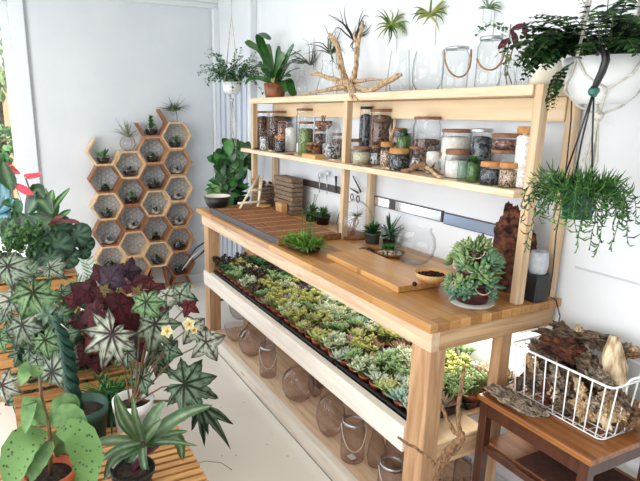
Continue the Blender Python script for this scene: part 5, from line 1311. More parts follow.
for i in range(5):
    f = (i+.5)/5; yt, yb_ = by0+(by1-by0)*f, by0b+(by1b-by0b)*f
    mb.tube([(bx0, yt, bz1), (bx0b, yb_, bz0+.006), (bx0b+.006, yb_, bz0), (bx1b-.006, yb_, bz0), (bx1b, yb_, bz0+.006), (bx1, yt, bz1)], .0022, n=5)
mb.build('wire_grid', 'whitemetal', t, world=True)
mb = MB(); mb.tube([(bx1+.003, by0+.05, bz1), (bx1+.012, by0+.055, bz1+.022), (bx1+.012, by1-.055, bz1+.022), (bx1+.003, by1-.05, bz1)], .0032, n=6); mb.build('handle', 'whitemetal', t, world=True); mb = MB(); mb.tube([(bx0-.003, by0+.05, bz1), (bx0-.012, by0+.055, bz1+.022), (bx0-.012, by1-.055, bz1+.022), (bx0-.003, by1-.05, bz1)], .0032, n=6); mb.build('handle', 'whitemetal', t, world=True)
# wood pieces in the basket
pcs = [  # cx, cy, cz, half len, ry, rz, yaw, pitch, mat, label
 (.095, -.10, .815, .085, .026, .016, .2, -.15, 'bark', 'long dark bark piece on top at the left of the basket'),
 (.165, -.085, .835, .075, .03, .018, -.1, -.2, 'bark', 'curled bark piece on top towards the back of the basket'),
 (.14, -.17, .800, .06, .04, .03, .5, .1, 'barkred', 'reddish bark chunk on top near the basket middle'),
 (.075, -.16, .77, .045, .035, .03, .9, .2, 'barkgrey', 'grey stone-like bark lump at the basket left'),
 (.22, -.15, .775, .07, .03, .025, -.4, .35, 'bark', 'dark bark strip slanting down in the basket middle'),
 (.26, -.075, .825, .055, .02, .014, .1, -.1, 'driftdark', 'thin brown stick behind the upright driftwood'),
 (.09, -.20, .695, .04, .035, .05, .3, 0, 'bark', 'dark bark block low at the left of the basket'),
 (.155, -.20, .68, .035, .035, .045, 1.2, 0, 'barkred', 'brown bark block low left of the basket middle'),
 (.21, -.205, .69, .030, .03, .055, .2, 0, 'bark', 'black-brown upright bark in the basket middle'),
 (.275, -.21, .675, .035, .028, .035, .7, .3, 'drift', 'pale driftwood chip low behind the front wires'),
 (.325, -.195, .70, .038, .035, .035, -.5, .4, 'drift', 'rounded tan driftwood chunk at the basket right'),
 (.345, -.13, .67, .03, .05, .04, .1, 0, 'driftdark', 'dark driftwood knot low at the basket right end'),
 (.12, -.11, .69, .06, .045, .05, 0, 0, 'bark', 'large dark bark block at the bottom back left'),
 (.24, -.10, .69, .055, .05, .05, .3, 0, 'driftdark', 'dark driftwood block at the bottom back middle'),
 (.285, -.17, .755, .05, .022, .022, 1.0, .7, 'barkgrey', 'grey-brown stick leaning under the upright driftwood'),
 (.17, -.215, .735, .045, .02, .02, -.7, .5, 'barkgrey', 'grey curved bark chip behind the front wires')]
for i, (cx, cy, cz, hl, ry, rz_, yaw, pit, mt, lb) in enumerate(pcs):
    m_ = lump('x', 0, (0, 0, 0), (hl, ry, rz_), 5.1*i+1, 30, 22, .5, 7)
    rm = Matrix.Rotation(yaw, 3, 'Z') @ Matrix.Rotation(pit, 3, 'Y'); c = Vector((cx, cy, cz)); m_.v = [c+rm @ v for v in m_.v]
    tag(m_.build('wood_piece', mt, org=c, smooth=False), lb, 'bark' if 'bark' in lb else 'driftwood', 'wood pieces in the basket')
sh = [('dark thin shard', 'bark'), ('pale chip', 'driftpale'), ('grey-brown chip', 'barkgrey'), ('tan chip', 'drift')]
where = ['lowest front left corner', 'front left above the corner', 'front between first and second wires', 'front behind the third wire', 'front middle bottom', 'front middle halfway up', 'front right of middle bottom', 'front right of middle halfway up', 'front right bottom', 'front right halfway up', 'right end bottom', 'right end halfway up', 'top left rear', 'top behind the curled bark', 'top middle rear', 'top beside the stump']
for i in range(16):
    if i < 12: cx = .055+.028*i; cy = -.235+.012*(i % 3); cz = ZQ+.035+(.055 if i % 2 else 0)+.02*(i % 3)
    else: cx = .07+.065*(i-12); cy = -.08; cz = .83
    dsc, mt = sh[(i*7+i//3) % 4]; m_ = lump('x', 0, (0, 0, 0), (.032, .011, .017), 9.7*i+2, 16, 12, .5, 7)
    rm = Matrix.Rotation(RND.uniform(-1, 1), 3, 'Z') @ Matrix.Rotation(RND.uniform(-1.3, 1.3), 3, 'Y'); c = Vector((cx, cy, cz)); m_.v = [c+rm @ v for v in m_.v]
    tag(m_.build('wood_chip', mt, org=c, smooth=False), '%s in the wire basket, %s' % (dsc, where[i]), 'wood', 'wood pieces in the basket')
m_ = MB()
pts = [at(u, v, 'y', -.12) for u, v in ((614, 400), (614, 378), (613, 355), (614, 336))]
m_.tube([pts[0], pts[0]*.5+pts[1]*.5, pts[1], pts[1]*.5+pts[2]*.5, pts[2], pts[2]*.4+pts[3]*.6, pts[3]], [.034, .036, .036, .034, .029, .021, .013], n=14, jit=.08)
tag(m_.build('driftwood_stump', 'driftpale', org=pts[0]), 'tall pale upright driftwood stump at the right of the basket', 'driftwood')
m_ = MB(); pts = [at(u, v, 'y', -.06) for u, v in ((606, 352), (618, 351), (630, 350), (637, 349))]; m_.tube(pts, [.010, .012, .011, .012], n=9, jit=.12)
tag(m_.build('driftwood_stick', 'drift', org=pts[0]), 'short pale stick jutting right behind the upright driftwood stump', 'driftwood')
# twisted branch on the floor in front of bench end
mb = MB()
def pb(*pts): return [at(u, v, 'y', y) for u, v, y in pts]
b0 = pb((437, 478, -.62))[0]
for a_, r_ in ((pb((437, 478, -.62), (440, 462, -.62), (449, 449, -.62), (460, 441, -.62), (462, 432, -.62)), [.012, .011, .012, .012, .008]),
             (pb((440, 476, -.61), (447, 458, -.61), (457, 449, -.61), (462, 440, -.62), (459, 430, -.61), (458, 410, -.60), (462, 380, -.58), (464, 366, -.57)), [.008, .008, .008, .008, .007, .006, .006, .004]),
             (pb((462, 438, -.62), (452, 429, -.62), (446, 418, -.62), (442, 405, -.62)), [.008, .006, .006, .005]),
             (pb((438, 470, -.62), (430, 459, -.63), (416, 448, -.64), (398, 437, -.66)), [.006, .005, .005, .004])):
    br([(q) for q in a_], r_, 8, .1, mb)
mb.tube([b0, Vector((b0.x+.01, b0.y-.02, .25)), Vector((b0.x+.03, b0.y-.03, .012))], [.013, .016, .02], n=9, jit=.12)
tag(mb.build('twisted_branch', 'driftdark', org=(b0.x+.03, b0.y-.03, 0)), 'twisted brown branch standing on the floor before the near bench leg', 'branch')
mb = MB(); mb.tube([at(u, v, 'y', -.03) for u, v in ((470, 430), (463, 436), (470, 447), (480, 443), (486, 432), (478, 426))], .0022, n=5)
tag(mb.build('coiled_cable', 'black', org=at(470, 447, 'y', -.03)), 'thin dark looped cable under the bench near the side table', 'cable')
# ================================================================== CRATES AND PLANTS AT THE LEFT
def crate(label, x0, x1, y0, y1, z0, z1, slats_along='y', top=True, mat='crate', nside=4):
    t = thing('wooden_crate', label, 'crate', ((x0+x1)/2, (y0+y1)/2, z0))
    w = .016
    for x in (x0+.002, x1-w-.002):
        for y in (y0+.002, y1-w-.002): MB().box(x, x+w, y, y+w, z0, z1-.009).build('corner_post', mat+'_z', t, bevel=.001, world=True)
    mb = MB(); H = z1-.012-z0; h = H/nside
    for i in range(nside):
        za, zb_ = z0+i*h+.004, z0+(i+1)*h-.006
        mb.box(x0, x0+.002+.0, y0, y1, za, zb_); mb.box(x1, x1+.008, y0, y1, za, zb_); mb.box(x0-.008, x0, y0, y1, za, zb_)
        mb.box(x0-.008, x1+.008, y0-.008, y0, za, zb_); mb.box(x0-.008, x1+.008, y1, y1+.008, za, zb_)
    mb.build('side_slats', mat+'_y', t, smooth=False, world=True)
    if top:
        mb = MB(); n = max(3, int((x1-x0)/.032))
        for i in range(n):
            a = x0+(x1-x0)*i/n; mb.box(a, a+(x1-x0)/n*.68, y0-.008, y1+.008, z1-.009, z1)
        mb.build('top_slats', mat+'_y', t, bevel=.0015, world=True)
    return t
for a in 'xyz': MT['crate_'+a] = wood('crate_wood_'+a, '#c8965c', '#98683a', a, knots=False)
crate('light slatted wooden crate in the foreground under the striped plant', -.53, .12, -1.82, -1.262, .0, .45, nside=8)
crate('low wooden crate between the foreground crate and the silver begonia', -1.0, -.57, -1.66, -1.24, 0, .27, nside=5)
crate('wooden slatted crate beneath the silver begonia at left', -1.50, -1.09, -1.775, -1.24, 0, .40, nside=7)
crate('tall rear crate under the round-leaved plant and anthurium', -2.2, -1.82, -1.95, -1.43, 0, .665, nside=7)

# spotted plant in terracotta pot (nearest, bottom left)
X1 = -.20
p = at(50, 470, 'x', X1); p.z = .4505; rp = 24*pxm(p)
t = thing('spotted_leaf_plant', 'fuzzy green plant with dark-spotted leaves in a terracotta pot, foreground', 'potted plant', p)
pot(t, p, .04, rp, .15, 'terra2', rim=.008)
MT['spotleaf'] = M('fuzzy_spotted_leaf', '#182614', '#5c8044', scale=70, rough=.75, lo=.13, hi=.30, kind='voronoi', bump=.15)
MT['fuzz'] = M('fuzzy_pale_leaf', '#4f733f', '#76965f', scale=30, rough=.8, bump=.1)
def bigleaf(mb, pts, x, W, col, cm=None, wid=None, n=12, cup=.2, face=None):
    """broad leaf whose midrib passes photo points (u,v,dx) around plane x; W px wide"""
    P = [at(u, v, 'x', x+dx) for u, v, dx in pts]; Q = []
    for i in range(len(P)-1):
        a, b = P[i], P[i+1]; m0 = (P[i+1]-P[i-1])*.5 if i else b-a; m1 = (P[i+2]-P[i])*.5 if i+2 < len(P) else b-a; s_ = max(3, n//(len(P)-1))
        for s in range(s_): q = s/s_; Q.append((2*q**3-3*q*q+1)*a+(q**3-2*q*q+q)*m0+(-2*q**3+3*q*q)*b+(q**3-q*q)*m1)
    Q.append(P[-1]); k = len(Q); vs = []; cs = []; fx = face or (TOCAM+UP*.5)
    for i, q in enumerate(Q):
        d = (Q[min(i+1, k-1)]-Q[max(i-1, 0)]).normalized(); s_ = d.cross(fx).normalized(); nn = s_.cross(d); f = i/(k-1)
        w = (wid(f) if wid else math.sin(PI*min(max(f*.93+.04, 0), 1))**.7)*W*.5*pxm(q)
        e = 1+.05*math.sin(f*40)
        for sg, q2 in ((1, 1), (.92, .86), (.5, .25), (0, 0), (-.5, .25), (-.92, .86), (-1, 1)):
            vs.append(q+s_*w*sg*e+nn*w*cup*q2); cs.append(cm if (cm and sg == 0) else (tuple(x_*.8+.1*b for x_, b in zip(col, (1, 1, 1))) if abs(sg) == 1 and cm else col))
    mb.add(vs, [(i*7+j, i*7+j+1, (i+1)*7+j+1, (i+1)*7+j) for i in range(k-1) for j in range(6)], cs)
c0 = at(53, 440, 'x', X1); crown = p+Vector((0, 0, .19))
for nm, pts, W, mt in (('leaf', [(48, 432, 0), (26, 442, .03), (14, 468, .05), (10, 494, .04)], 36, 'spotleaf'), ('leaf', [(54, 432, .0), (74, 432, .03), (88, 456, .05), (84, 482, .05), (78, 494, .04)], 33, 'spotleaf'),
        ('leaf', [(52, 428, -.02), (64, 414, -.02), (77, 418, .0), (88, 430, .02)], 20, 'fuzz'), ('leaf', [(50, 424, -.04), (60, 404, -.06), (72, 402, -.07), (78, 412, -.07)], 17, 'fuzz'),
        ('leaf', [(46, 425, .0), (36, 410, .01), (31, 400, .01), (27, 420, .03), (25, 434, .04)], 17, 'fuzz'), ('leaf', [(47, 424, -.03), (36, 420, -.04), (24, 427, -.04), (18, 431, -.04)], 14, 'fuzz'),
        ('leaf', [(50, 440, .0), (44, 452, .03), (34, 470, .05), (30, 482, .05)], 20, 'fuzz'), ('leaf', [(40, 366, -.02), (34, 370, .0), (26, 372, .01), (21, 386, .02)], 21, 'fuzz'),
        ('leaf', [(51, 434, -.05), (62, 440, -.06), (72, 456, -.06), (70, 470, -.05)], 26, 'fuzz')):
    mb = MB(); bigleaf(mb, pts, X1, W, (1, 1, 1), cup=.22, face=(TOCAM+UP*.9), wid=(lambda f: (math.sin(PI*min(f/.42, 1)*.5)**.7 if f < .42 else max(0, math.cos(PI*.5*(f-.42)/.58))**.75))); mb.build(nm, mt, t, world=True)
MB().tube([crown-Vector((0, 0, .06)), at(50, 436, 'x', X1), at(47, 418, 'x', X1-.01), at(41, 395, 'x', X1), at(39, 368, 'x', X1)], [.006, .006, .005, .0045, .003], n=8).build('stem', 'redstem', t, world=True)

# striped plant centre foreground
X2 = -.25
p = at(134, 490, 'z', .4505)
t = thing('striped_leaf_plant', 'green and silver striped strap-leaved plant in a dark pot, foreground centre', 'potted plant', p)
pot(t, p, .042, .062, .075, 'black')
mb = MB(); sg_, sm = C('#44693c'), C('#93a888')
cc = (143, 442)
for tip, mid, W in (((113, 393), (122, 418), 12), ((131, 398), (132, 420), 9), ((163, 401), (150, 418), 15), ((211, 406), (178, 417), 14), ((70, 455), (103, 443), 11), ((181, 462), (172, 440), 15), ((102, 481), (112, 460), 13),
                    ((88, 470), (112, 452), 8), ((150, 483), (140, 466), 9), ((186, 432), (166, 436), 8), ((196, 447), (170, 444), 6), ((122, 492), (124, 468), 10), ((112, 396), (118, 425), 8), ((160, 420), (148, 432), 10)):
    dx = RND.uniform(-.03, .05)
    bigleaf(mb, [(cc[0], cc[1], 0), (mid[0]+4, mid[1]-2, dx), (tip[0]+2, tip[1]-1, dx*1.6)], X2, W*1.3, RND.choice([sg_, C('#3f6b3c'), C('#5a7a50')]), cm=sm, wid=lambda f: (1-f)**.55*(.55+.45*math.sin(PI*min(f*2, 1)/2)) if f < 1 else 0, n=12, cup=.35)
mb.build('leaves', 'leafgloss', t, world=True)
mb = MB(); mb.tube([p+Vector((0, 0, .06)), at(143, 455, 'x', X2), at(143, 441, 'x', X2)], [.013, .014, .010], n=9, col=C('#5a1f33')); 
for i in range(8): mb.leaf(at(143, 455, 'x', X2+.005), R_*RND.uniform(-1, 1)+UP*.5, TOCAM, .06, .012, .6, C('#6a2a40'), seg=4)
mb.build('purple_stem', 'leaf', t, world=True)

# braided trunk plant in green pot
X3 = -.70
p = at(84, 415, 'x', X3); p.z = .272; zr = at(84, 404, 'x', X3).z; rp = 23*pxm(p)
t = thing('braided_trunk_plant', 'money tree with thick dark braided trunk in a green plastic pot', 'potted plant', p)
pot(t, p, rp*.72, rp, zr-p.z, 'greenplastic')
rg = MB()
tA = [(77, 414), (74, 398), (71, 380), (69, 362), (66, 345), (61, 330), (57, 317)]
for s_ in range(3):
    pts = []; rr = []
    for i in range(31):
        f = i/30*(len(tA)-1); j = min(int(f), len(tA)-2); q = f-j; u = tA[j][0]*(1-q)+tA[j+1][0]*q; v = tA[j][1]*(1-q)+tA[j+1][1]*q
        c = at(u, v, 'x', X3); a = i*.62+s_*2*PI/3; w = (.016 if i < 22 else .012); pts.append(c+R_*w*math.cos(a)+TOCAM*w*math.sin(a)); rr.append(.0155-.00025*i)
    rg.tube(pts, rr, n=9, col=[C('#1d4438') if i % 3 else C('#2d6250') for i in range(31)])
rg.build('braided_trunk', 'leaf', t, world=True)
MB().tube([at(55, 318, 'x', X3), at(62, 325, 'x', X3+.02), at(68, 330, 'x', X3)], .002, n=5).build('plastic_tie', 'whitemetal', t, world=True)
mb = MB()
for s_ in range(3):
    c = at(52+RND.uniform(-9, 9), 313+RND.uniform(-5, 5), 'x', X3-.05)
    for k_ in range(5): a = k_*1.05+s_; mb.leaf(c, R_*math.cos(a)+U_*math.sin(a)+TOCAM*.3, TOCAM+UP*.3, .05, .018, .7, C('#22472a'), C('#335f38'), seg=5)
    mb.tube([at(60, 320, 'x', X3), c], .002, n=4, cap=False, col=C('#3d6b38'))
mb.build('foliage', 'leafgloss', t, world=True)

# begonias ---------------------------------------------------------------
SIL, GRN = dict(sil=C('#a3b39d'), vein=C('#2c2b24'), edge=C('#41593a')), dict(sil=C('#8fb27f'), vein=C('#26331e'), edge=C('#3d5f33'))
DGR = dict(sil=C('#839d82'), vein=C('#1d2a1c'), edge=C('#2f4a2f'))
PAL = dict(sil=C('#c6cdba'), vein=C('#3a2c2c'), edge=C('#5a6a50'))
RED = dict(sil=C('#5e2028'), vein=C('#2a0f14'), edge=C('#3a1218'))
RD2 = dict(sil=C('#7a3034'), vein=C('#33130f'), edge=C('#4a1a1c'))
PUR = dict(sil=C('#46303f'), vein=C('#1f121c'), edge=C('#2e1c28'))
def begonia(t, base, X, leaves, lobes=7, deep=.45, stem='redstem', cup=.3, sr=.0028):
    st = MB(); base = Vector(base)
    for lf in leaves:
        u, v, r, ang, kd, dx = lf[:6]; lb_ = lf[6] if len(lf) > 6 else lobes
        c = at(u, v, 'x', X+dx); R = r*pxm(c); a = math.radians(ang)
        tip = R_*math.cos(a)+U_*math.sin(a); n = TOCAM*RND.uniform(.5, .75)+UP*RND.uniform(.25, .6)+jv(.18)
        spd = lf[7] if len(lf) > 7 else 150
        mb = MB(); mb.palm(c, tip, n, R, lobes=lb_, deep=deep*RND.uniform(.85, 1.1) if spd > 100 else .5, cup=cup*RND.uniform(.6, 1.3), spread=spd, short=.45 if spd > 100 else .3, **kd); mb.build('leaf', 'leafmatte', t, world=True)
        m1 = base*.45+c*.55; m1.z = max(m1.z, base.z+(c.z-base.z)*.75); m1 = m1-TOCAM*.015
        st.tube([base+jv(.01), m1, c-TOCAM*.003], [sr*1.4, sr*1.1, sr*.7], n=5, cap=False)
    st.build('stems', stem, t, world=True)
# silver begonia (left)
X6 = -1.12
p = Vector((-1.28, -1.62, .402)); t = thing('silver_begonia', 'begonia with big silver star leaves and dark veins at the far left', 'potted plant', p)
pot(t, p, .07, .09, .12, 'black')
begonia(t, p+Vector((0, 0, .11)), X6, [(33, 292, 36, -60, GRN, .05, 7), (8, 266, 30, -20, SIL, .03, 7), (22, 325, 30, -110, SIL, .0, 7), (45, 340, 25, -80, GRN, .08, 7), (52, 372, 34, 60, SIL, .12, 9), (2, 385, 26, -80, PAL, .10, 7),
    (50, 268, 22, 20, SIL, -.06, 7), (12, 300, 24, 150, PAL, -.02, 7), (66, 335, 16, 20, DGR, .02, 5), (30, 350, 20, -140, DGR, -.05, 7), (36, 360, 16, -70, SIL, .05, 5), (58, 316, 18, 30, GRN, -.05, 5), (0, 340, 20, 200, GRN, .05, 7), (72, 352, 15, -30, PAL, .0, 5), (46, 310, 17, -60, PAL, .03, 5),
    (20, 352, 20, -60, DGR, -.08, 7), (8, 335, 18, 160, DGR, -.10, 7), (62, 360, 16, -10, DGR, -.04, 7), (40, 385, 22, -90, DGR, -.02, 7), (18, 398, 18, -100, DGR, .02, 7), (75, 322, 14, 40, DGR, -.06, 5), (28, 275, 20, 60, DGR, -.10, 7), (62, 292, 16, 10, DGR, -.12, 7), (6, 312, 20, 200, DGR, -.06, 7), (84, 345, 14, -30, DGR, -.08, 5), (80, 370, 16, -60, DGR, -.06, 5), (50, 400, 16, -60, DGR, -.05, 5)], deep=.45, stem='stem')
mb = MB()
for u, v in ((36, 301), (44, 306), (40, 312), (52, 309), (34, 316)):
    for k_ in range(4): mb.leaf(at(u, v, 'x', X6+.02), jv(1)+R_*.4, TOCAM, .03, .013, .5, C('#e6ddc4'), seg=3)
mb.build('blossom', 'leafmatte', t, world=True)
# dark red begonia
X5 = -1.12
p = Vector((-1.30, -1.35, .402)); t = thing('red_begonia', 'dense dark wine-red begonia behind the silver leaved plants', 'potted plant', p)
pot(t, p, .06, .08, .10, 'black')
lv = []
for u, v, r, a in ((88, 292, 22, 150), (110, 280, 24, 60), (132, 284, 24, 30), (150, 290, 20, -10), (96, 312, 24, 200), (80, 318, 18, 200), (120, 305, 26, -60), (140, 315, 24, -30), (104, 335, 24, -100), (125, 330, 24, -120), (92, 340, 20, -130), (146, 300, 18, -50), (118, 345, 22, -90), (75, 300, 16, 170), (70, 330, 14, 190), (160, 296, 16, -30), (135, 345, 20, -70), (106, 296, 20, 100),
                   (84, 352, 18, -110), (128, 272, 16, 80), (100, 275, 15, 120), (110, 318, 20, 10), (152, 310, 18, -80), (98, 362, 16, -90)):
    lv.append((u, v, r, a, RND.choice([RED, RED, RD2, PUR]), RND.uniform(-.10, .12), RND.choice([5, 7])))
begonia(t, p+Vector((0, 0, .09)), X5, lv, deep=.34, cup=.45)
mb = MB()
for u, v, r, a in ((136, 292, 12, 60), (104, 290, 12, -10)):
    mb.palm(at(u, v, 'x', X5+.13), R_*math.cos(math.radians(a))+U_*math.sin(math.radians(a)), TOCAM+UP*.3, r*.9*pxm(at(u, v, 'x', X5)), lobes=5, sil=C('#6f7a44'), vein=C('#6a2a20'), edge=C('#5a3020'), deep=.6)
mb.build('young_leaves', 'leafmatte', t, world=True)
# angel wing begonia in white pot
X4 = -.66
pc = at(134, 420, 'x', X4); zb = .272; p = Vector((X4, pc.y, zb)); zr = at(136, 398, 'x', X4).z; rp = 19.5*pxm(pc)
t = thing('angel_wing_begonia', 'large dark-veined begonia with pale flowers in a white pot by the floor', 'potted plant', p)
pot(t, p, rp*.74, rp, zr-zb, 'white')
begonia(t, p+Vector((0, 0, zr-zb-.02)), X4, [(112, 334, 40, -110, PAL, .04, 9), (155, 324, 32, -50, SIL, .02, 7), (146, 302, 26, -100, GRN, .0, 7), (184, 384, 40, -15, DGR, .10, 9), (142, 378, 24, -120, DGR, .0, 7), (198, 402, 60, -50, DGR, .06, 3, 22), (199, 400, 52, -82, DGR, .05, 3, 20), (166, 295, 20, -10, PAL, -.08, 5),
    (192, 326, 24, -40, PAL, .02, 5), (206, 342, 26, -58, PAL, .05, 5), (158, 352, 20, -60, DGR, -.03, 5), (180, 294, 19, -18, SIL, -.06, 5), (128, 352, 22, -140, SIL, -.03, 7), (170, 350, 16, -20, DGR, .02, 5), (150, 340, 18, -80, RD2, -.06, 5), (160, 365, 16, -110, DGR, -.05, 5),
    (160, 318, 16, 60, RD2, -.04, 5), (188, 305, 16, -30, RD2, -.03, 5), (196, 400, 22, -110, DGR, .05, 3, 40)], deep=.42)
for u, v, r in ((167, 331, 6.5), (189, 324, 6.5), (194, 330, 4)):
    mb = MB(); c = at(u, v, 'x', X4+.06)
    for k_ in range(5): a = k_*1.26+u; mb.leaf(c, R_*math.cos(a)+U_*math.sin(a)+TOCAM*.3, TOCAM, r*pxm(c)*1.1, r*pxm(c)*.9, .3, C('#f0ead6'), C('#e8d66a'), seg=4)
    mb.blob(c+TOCAM*.004, .006, C('#dba832'), .1)
    mb.build('flower', 'leafmatte', t, world=True)
# fine green foliage filler plant between
p = Vector((-.92, -1.42, .272)); t = thing('fern', 'fine-leaved dark green fern tucked between the green pot and white pot', 'potted plant', p)
pot(t, p, .05, .065, .09, 'black')
mb = MB(); tuft(mb, p+Vector((0, 0, .08)), 60, .16, .012, [C('#2f6a30'), C('#47853c'), C('#20502a')], el=(5, 88), droop=1.0, seg=5)
for i in range(240): o = Vector((RND.gauss(0, .06), RND.gauss(0, .06), RND.uniform(.06, .2))); mb.leaf(p+o, jv(1)+UP*.3, UP, .03, .009, .5, RND.choice([C('#2f6a30'), C('#5a9a46'), C('#20502a')]), seg=2)
mb.build('fronds', 'leaf', t, world=True)
# dark fern covering the middle crate
p = Vector((-1.34, -1.50, .402)); t = thing('fern', 'dark bushy fern filling the gap between silver and red begonias', 'potted plant', p)
pot(t, p, .05, .06, .08, 'black')
mb = MB()
for i in range(620):
    o = Vector((RND.uniform(-.14, .2), RND.uniform(-.26, .2), RND.uniform(.0, .26))); mb.leaf(p+o, jv(1)+UP*.2, UP+TOCAM*.6, RND.uniform(.04, .07), .02, .6, RND.choice([C('#22442a'), C('#35592f'), C('#16301c'), C('#4d6e40')]), seg=3)
mb.build('fronds', 'leafmatte', t, world=True)
mb = MB()
for i in range(16): mb.tube([p+Vector((0, 0, .06)), p+Vector((RND.uniform(-.12, .18), RND.uniform(-.24, .18), RND.uniform(.1, .24)))], .002, n=4, cap=False)
mb.build('stems', 'stem', t, world=True)
# little palm
p = Vector((-1.70, -1.36, 0)); t = thing('parlour_palm', 'small parlour palm showing pale green fronds beside the honeycomb shelf', 'potted plant', p)
pot(t, p, .06, .08, .34, 'terra2')
mb = MB()
for pts in (((95, 300), (98, 278), (86, 262)), ((95, 300), (90, 285), (76, 282)), ((96, 300), (100, 280), (106, 272)), ((96, 300), (106, 290), (112, 284)), ((94, 300), (86, 292), (78, 294))):
    P = [at(u, v, 'x', -1.70) for u, v in pts]; st_ = [p+Vector((0, 0, .3))]+P
    mb.tube(st_, .002, n=4, cap=False, col=C('#6a9a55'))
    for i in range(10):
        f = i/9; q = (1-f)**2*P[0]+2*f*(1-f)*P[1]+f*f*P[2]; d = (P[2]-P[0]).normalized(); s_ = d.cross(TOCAM).normalized()
        for sg in (-1, 1): mb.leaf(q, s_*sg+d*.7, TOCAM, .075*(1-.5*abs(f-.4)), .010, .4, RND.choice([C('#6f9f6a'), C('#8fb98a'), C('#4f8050')]), seg=4)
mb.build('fronds', 'leaf', t, world=True)
# plants on the rear crate
X7 = -1.95; ZC = .6655
p = Vector((-1.93, -1.53, ZC)); t = thing('round_leaf_plant', 'plant with big round dark green leaves and red undersides on the rear crate', 'potted plant', p)
pot(t, p, .045, .06, .09, 'white')
mb = MB(); st = MB(); dg, dl = C('#27402e'), C('#5f7f68')
for u, v, r, a, dx in ((56, 244, 17, -90, .10), (40, 238, 13, 200, .06), (76, 234, 14, 10, .05), (50, 258, 15, -110, .12), (67, 256, 12, -60, .12), (85, 243, 9, -20, .05), (84, 252, 7, -80, .07), (36, 250, 10, 190, .04), (60, 228, 12, 60, .0)):
    c = at(u, v, 'x', X7+dx); mb.disc_leaf(c, R_*math.cos(math.radians(a))+U_*math.sin(math.radians(a)), TOCAM*.8+UP*.4+jv(.1), r*pxm(c), dg, dl); st.tube([p+Vector((0, 0, .07)), c-TOCAM*.02+UP*.01, c-TOCAM*.002], .0025, n=5, cap=False)
mb.build('leaves', 'leafmatte', t, world=True)
mb = MB()
for u, v, l, a in ((60, 224, 24, 12), (72, 221, 18, -2), (58, 222, 15, 30)):
    c = at(u, v, 'x', X7+.08); mb.leaf(c-R_*l*.5*pxm(c), R_*math.cos(math.radians(a))+U_*math.sin(math.radians(a)), UP+TOCAM*.4, l*pxm(c), 9*pxm(c), .2, C('#7a2d30'), seg=5)
mb.build('red_underleaf', 'leafgloss', t, world=True); st.build('stems', 'redstem', t, world=True)
p = Vector((-2.04, -1.60, ZC)); t = thing('dieffenbachia', 'variegated light green plant with pointed leaves on the rear crate', 'potted plant', p)
pot(t, p, .05, .06, .09, 'white')
mb = MB(); X8 = -2.04
for pts, W in ((((50, 225, 0), (47, 205, 0), (45, 188, .02)), 13), (((50, 225, 0), (56, 205, .02), (70, 188, .05)), 8), (((52, 225, 0), (55, 210, .0), (58, 198, 0)), 10), (((48, 228, 0), (40, 205, .02), (30, 190, .04)), 11), (((52, 226, 0), (62, 216, .03), (71, 210, .06)), 8), (((50, 224, 0), (51, 200, -.03), (53, 190, -.03)), 10),
                 (((52, 226, .02), (60, 224, .05), (68, 226, .08)), 7), (((50, 226, .02), (44, 218, .06), (36, 214, .1)), 9)):
    bigleaf(mb, pts, X8, W, RND.choice([C('#4f8f46'), C('#3f7f3c'), C('#62a055')]), cm=C('#c2d6a0'))
mb.build('leaves', 'leaf', t, world=True); MB().tube([p+Vector((0, 0, .07)), at(50, 226, 'x', X8)], [.009, .006], n=7).build('stem', 'stem', t, world=True)
p = Vector((-1.99, -1.76, ZC)); t = thing('anthurium', 'anthurium with red-pink flowers and dark leaves before the glass door', 'potted plant', p)
pot(t, p, .05, .065, .1, 'black')
mb = MB(); X9 = -1.97; bs = p+Vector((0, 0, .09)); st = MB()
for pts, W in ((((12, 190, 0), (8, 178, .03), (3, 162, .05)), 18), (((28, 214, .02), (38, 200, .04), (52, 214, .07)), 20), (((26, 214, 0), (36, 190, .02), (44, 198, .05)), 14), (((15, 212, 0), (10, 226, .05), (4, 240, .08)), 18), (((24, 215, 0), (22, 232, .05), (28, 244, .08)), 20),
                (((30, 215, .03), (44, 222, .06), (56, 226, .08)), 16), (((20, 214, .0), (14, 205, .0), (2, 204, .03)), 15), (((20, 214, .0), (30, 226, .06), (40, 236, .09)), 15)):
    bigleaf(mb, pts, X9, W, RND.choice([C('#23522e'), C('#2f6b38'), C('#1c4426')]), cm=C('#5f8a58')); st.tube([bs, at(pts[0][0], pts[0][1], 'x', X9)], .003, n=5, cap=False)
mb.build('leaves', 'leafgloss', t, world=True)
mb = MB(); sp = MB()
for pts, W in ((((2, 163, .0), (8, 168, .0), (20, 174, .02)), 9), (((24, 175, 0), (33, 176, .02), (42, 173, .04)), 6), (((15, 184, 0), (24, 190, .03), (33, 195, .05)), 8), (((26, 178, 0), (32, 177, .03), (40, 176, .04)), 5)):
    bigleaf(mb, pts, X9+.03, W, C('#e0475c'), cm=C('#e8606e')); c = at(pts[1][0], pts[1][1], 'x', X9+.04); sp.tube([c, c+R_*.02+UP*.016], [.003, .002], n=6); st.tube([bs, at(pts[0][0]+8, pts[0][1]+22, 'x', X9), at(pts[0][0], pts[0][1], 'x', X9+.03)], .0022, n=5, cap=False)
mb.build('red_flowers', 'leaf', t, world=True); sp.build('spadix', M('spadix_cream', '#e0c480'), t, world=True); st.build('stems', 'stem', t, world=True)
p = Vector((-2.04, -1.90, ZC)); t = thing('blue_leaf_plant', 'blue-green broad-leaved plant at the very left edge by the door', 'potted plant', p)
pot(t, p, .05, .06, .09, 'black')
mb = MB(); XA = -2.02
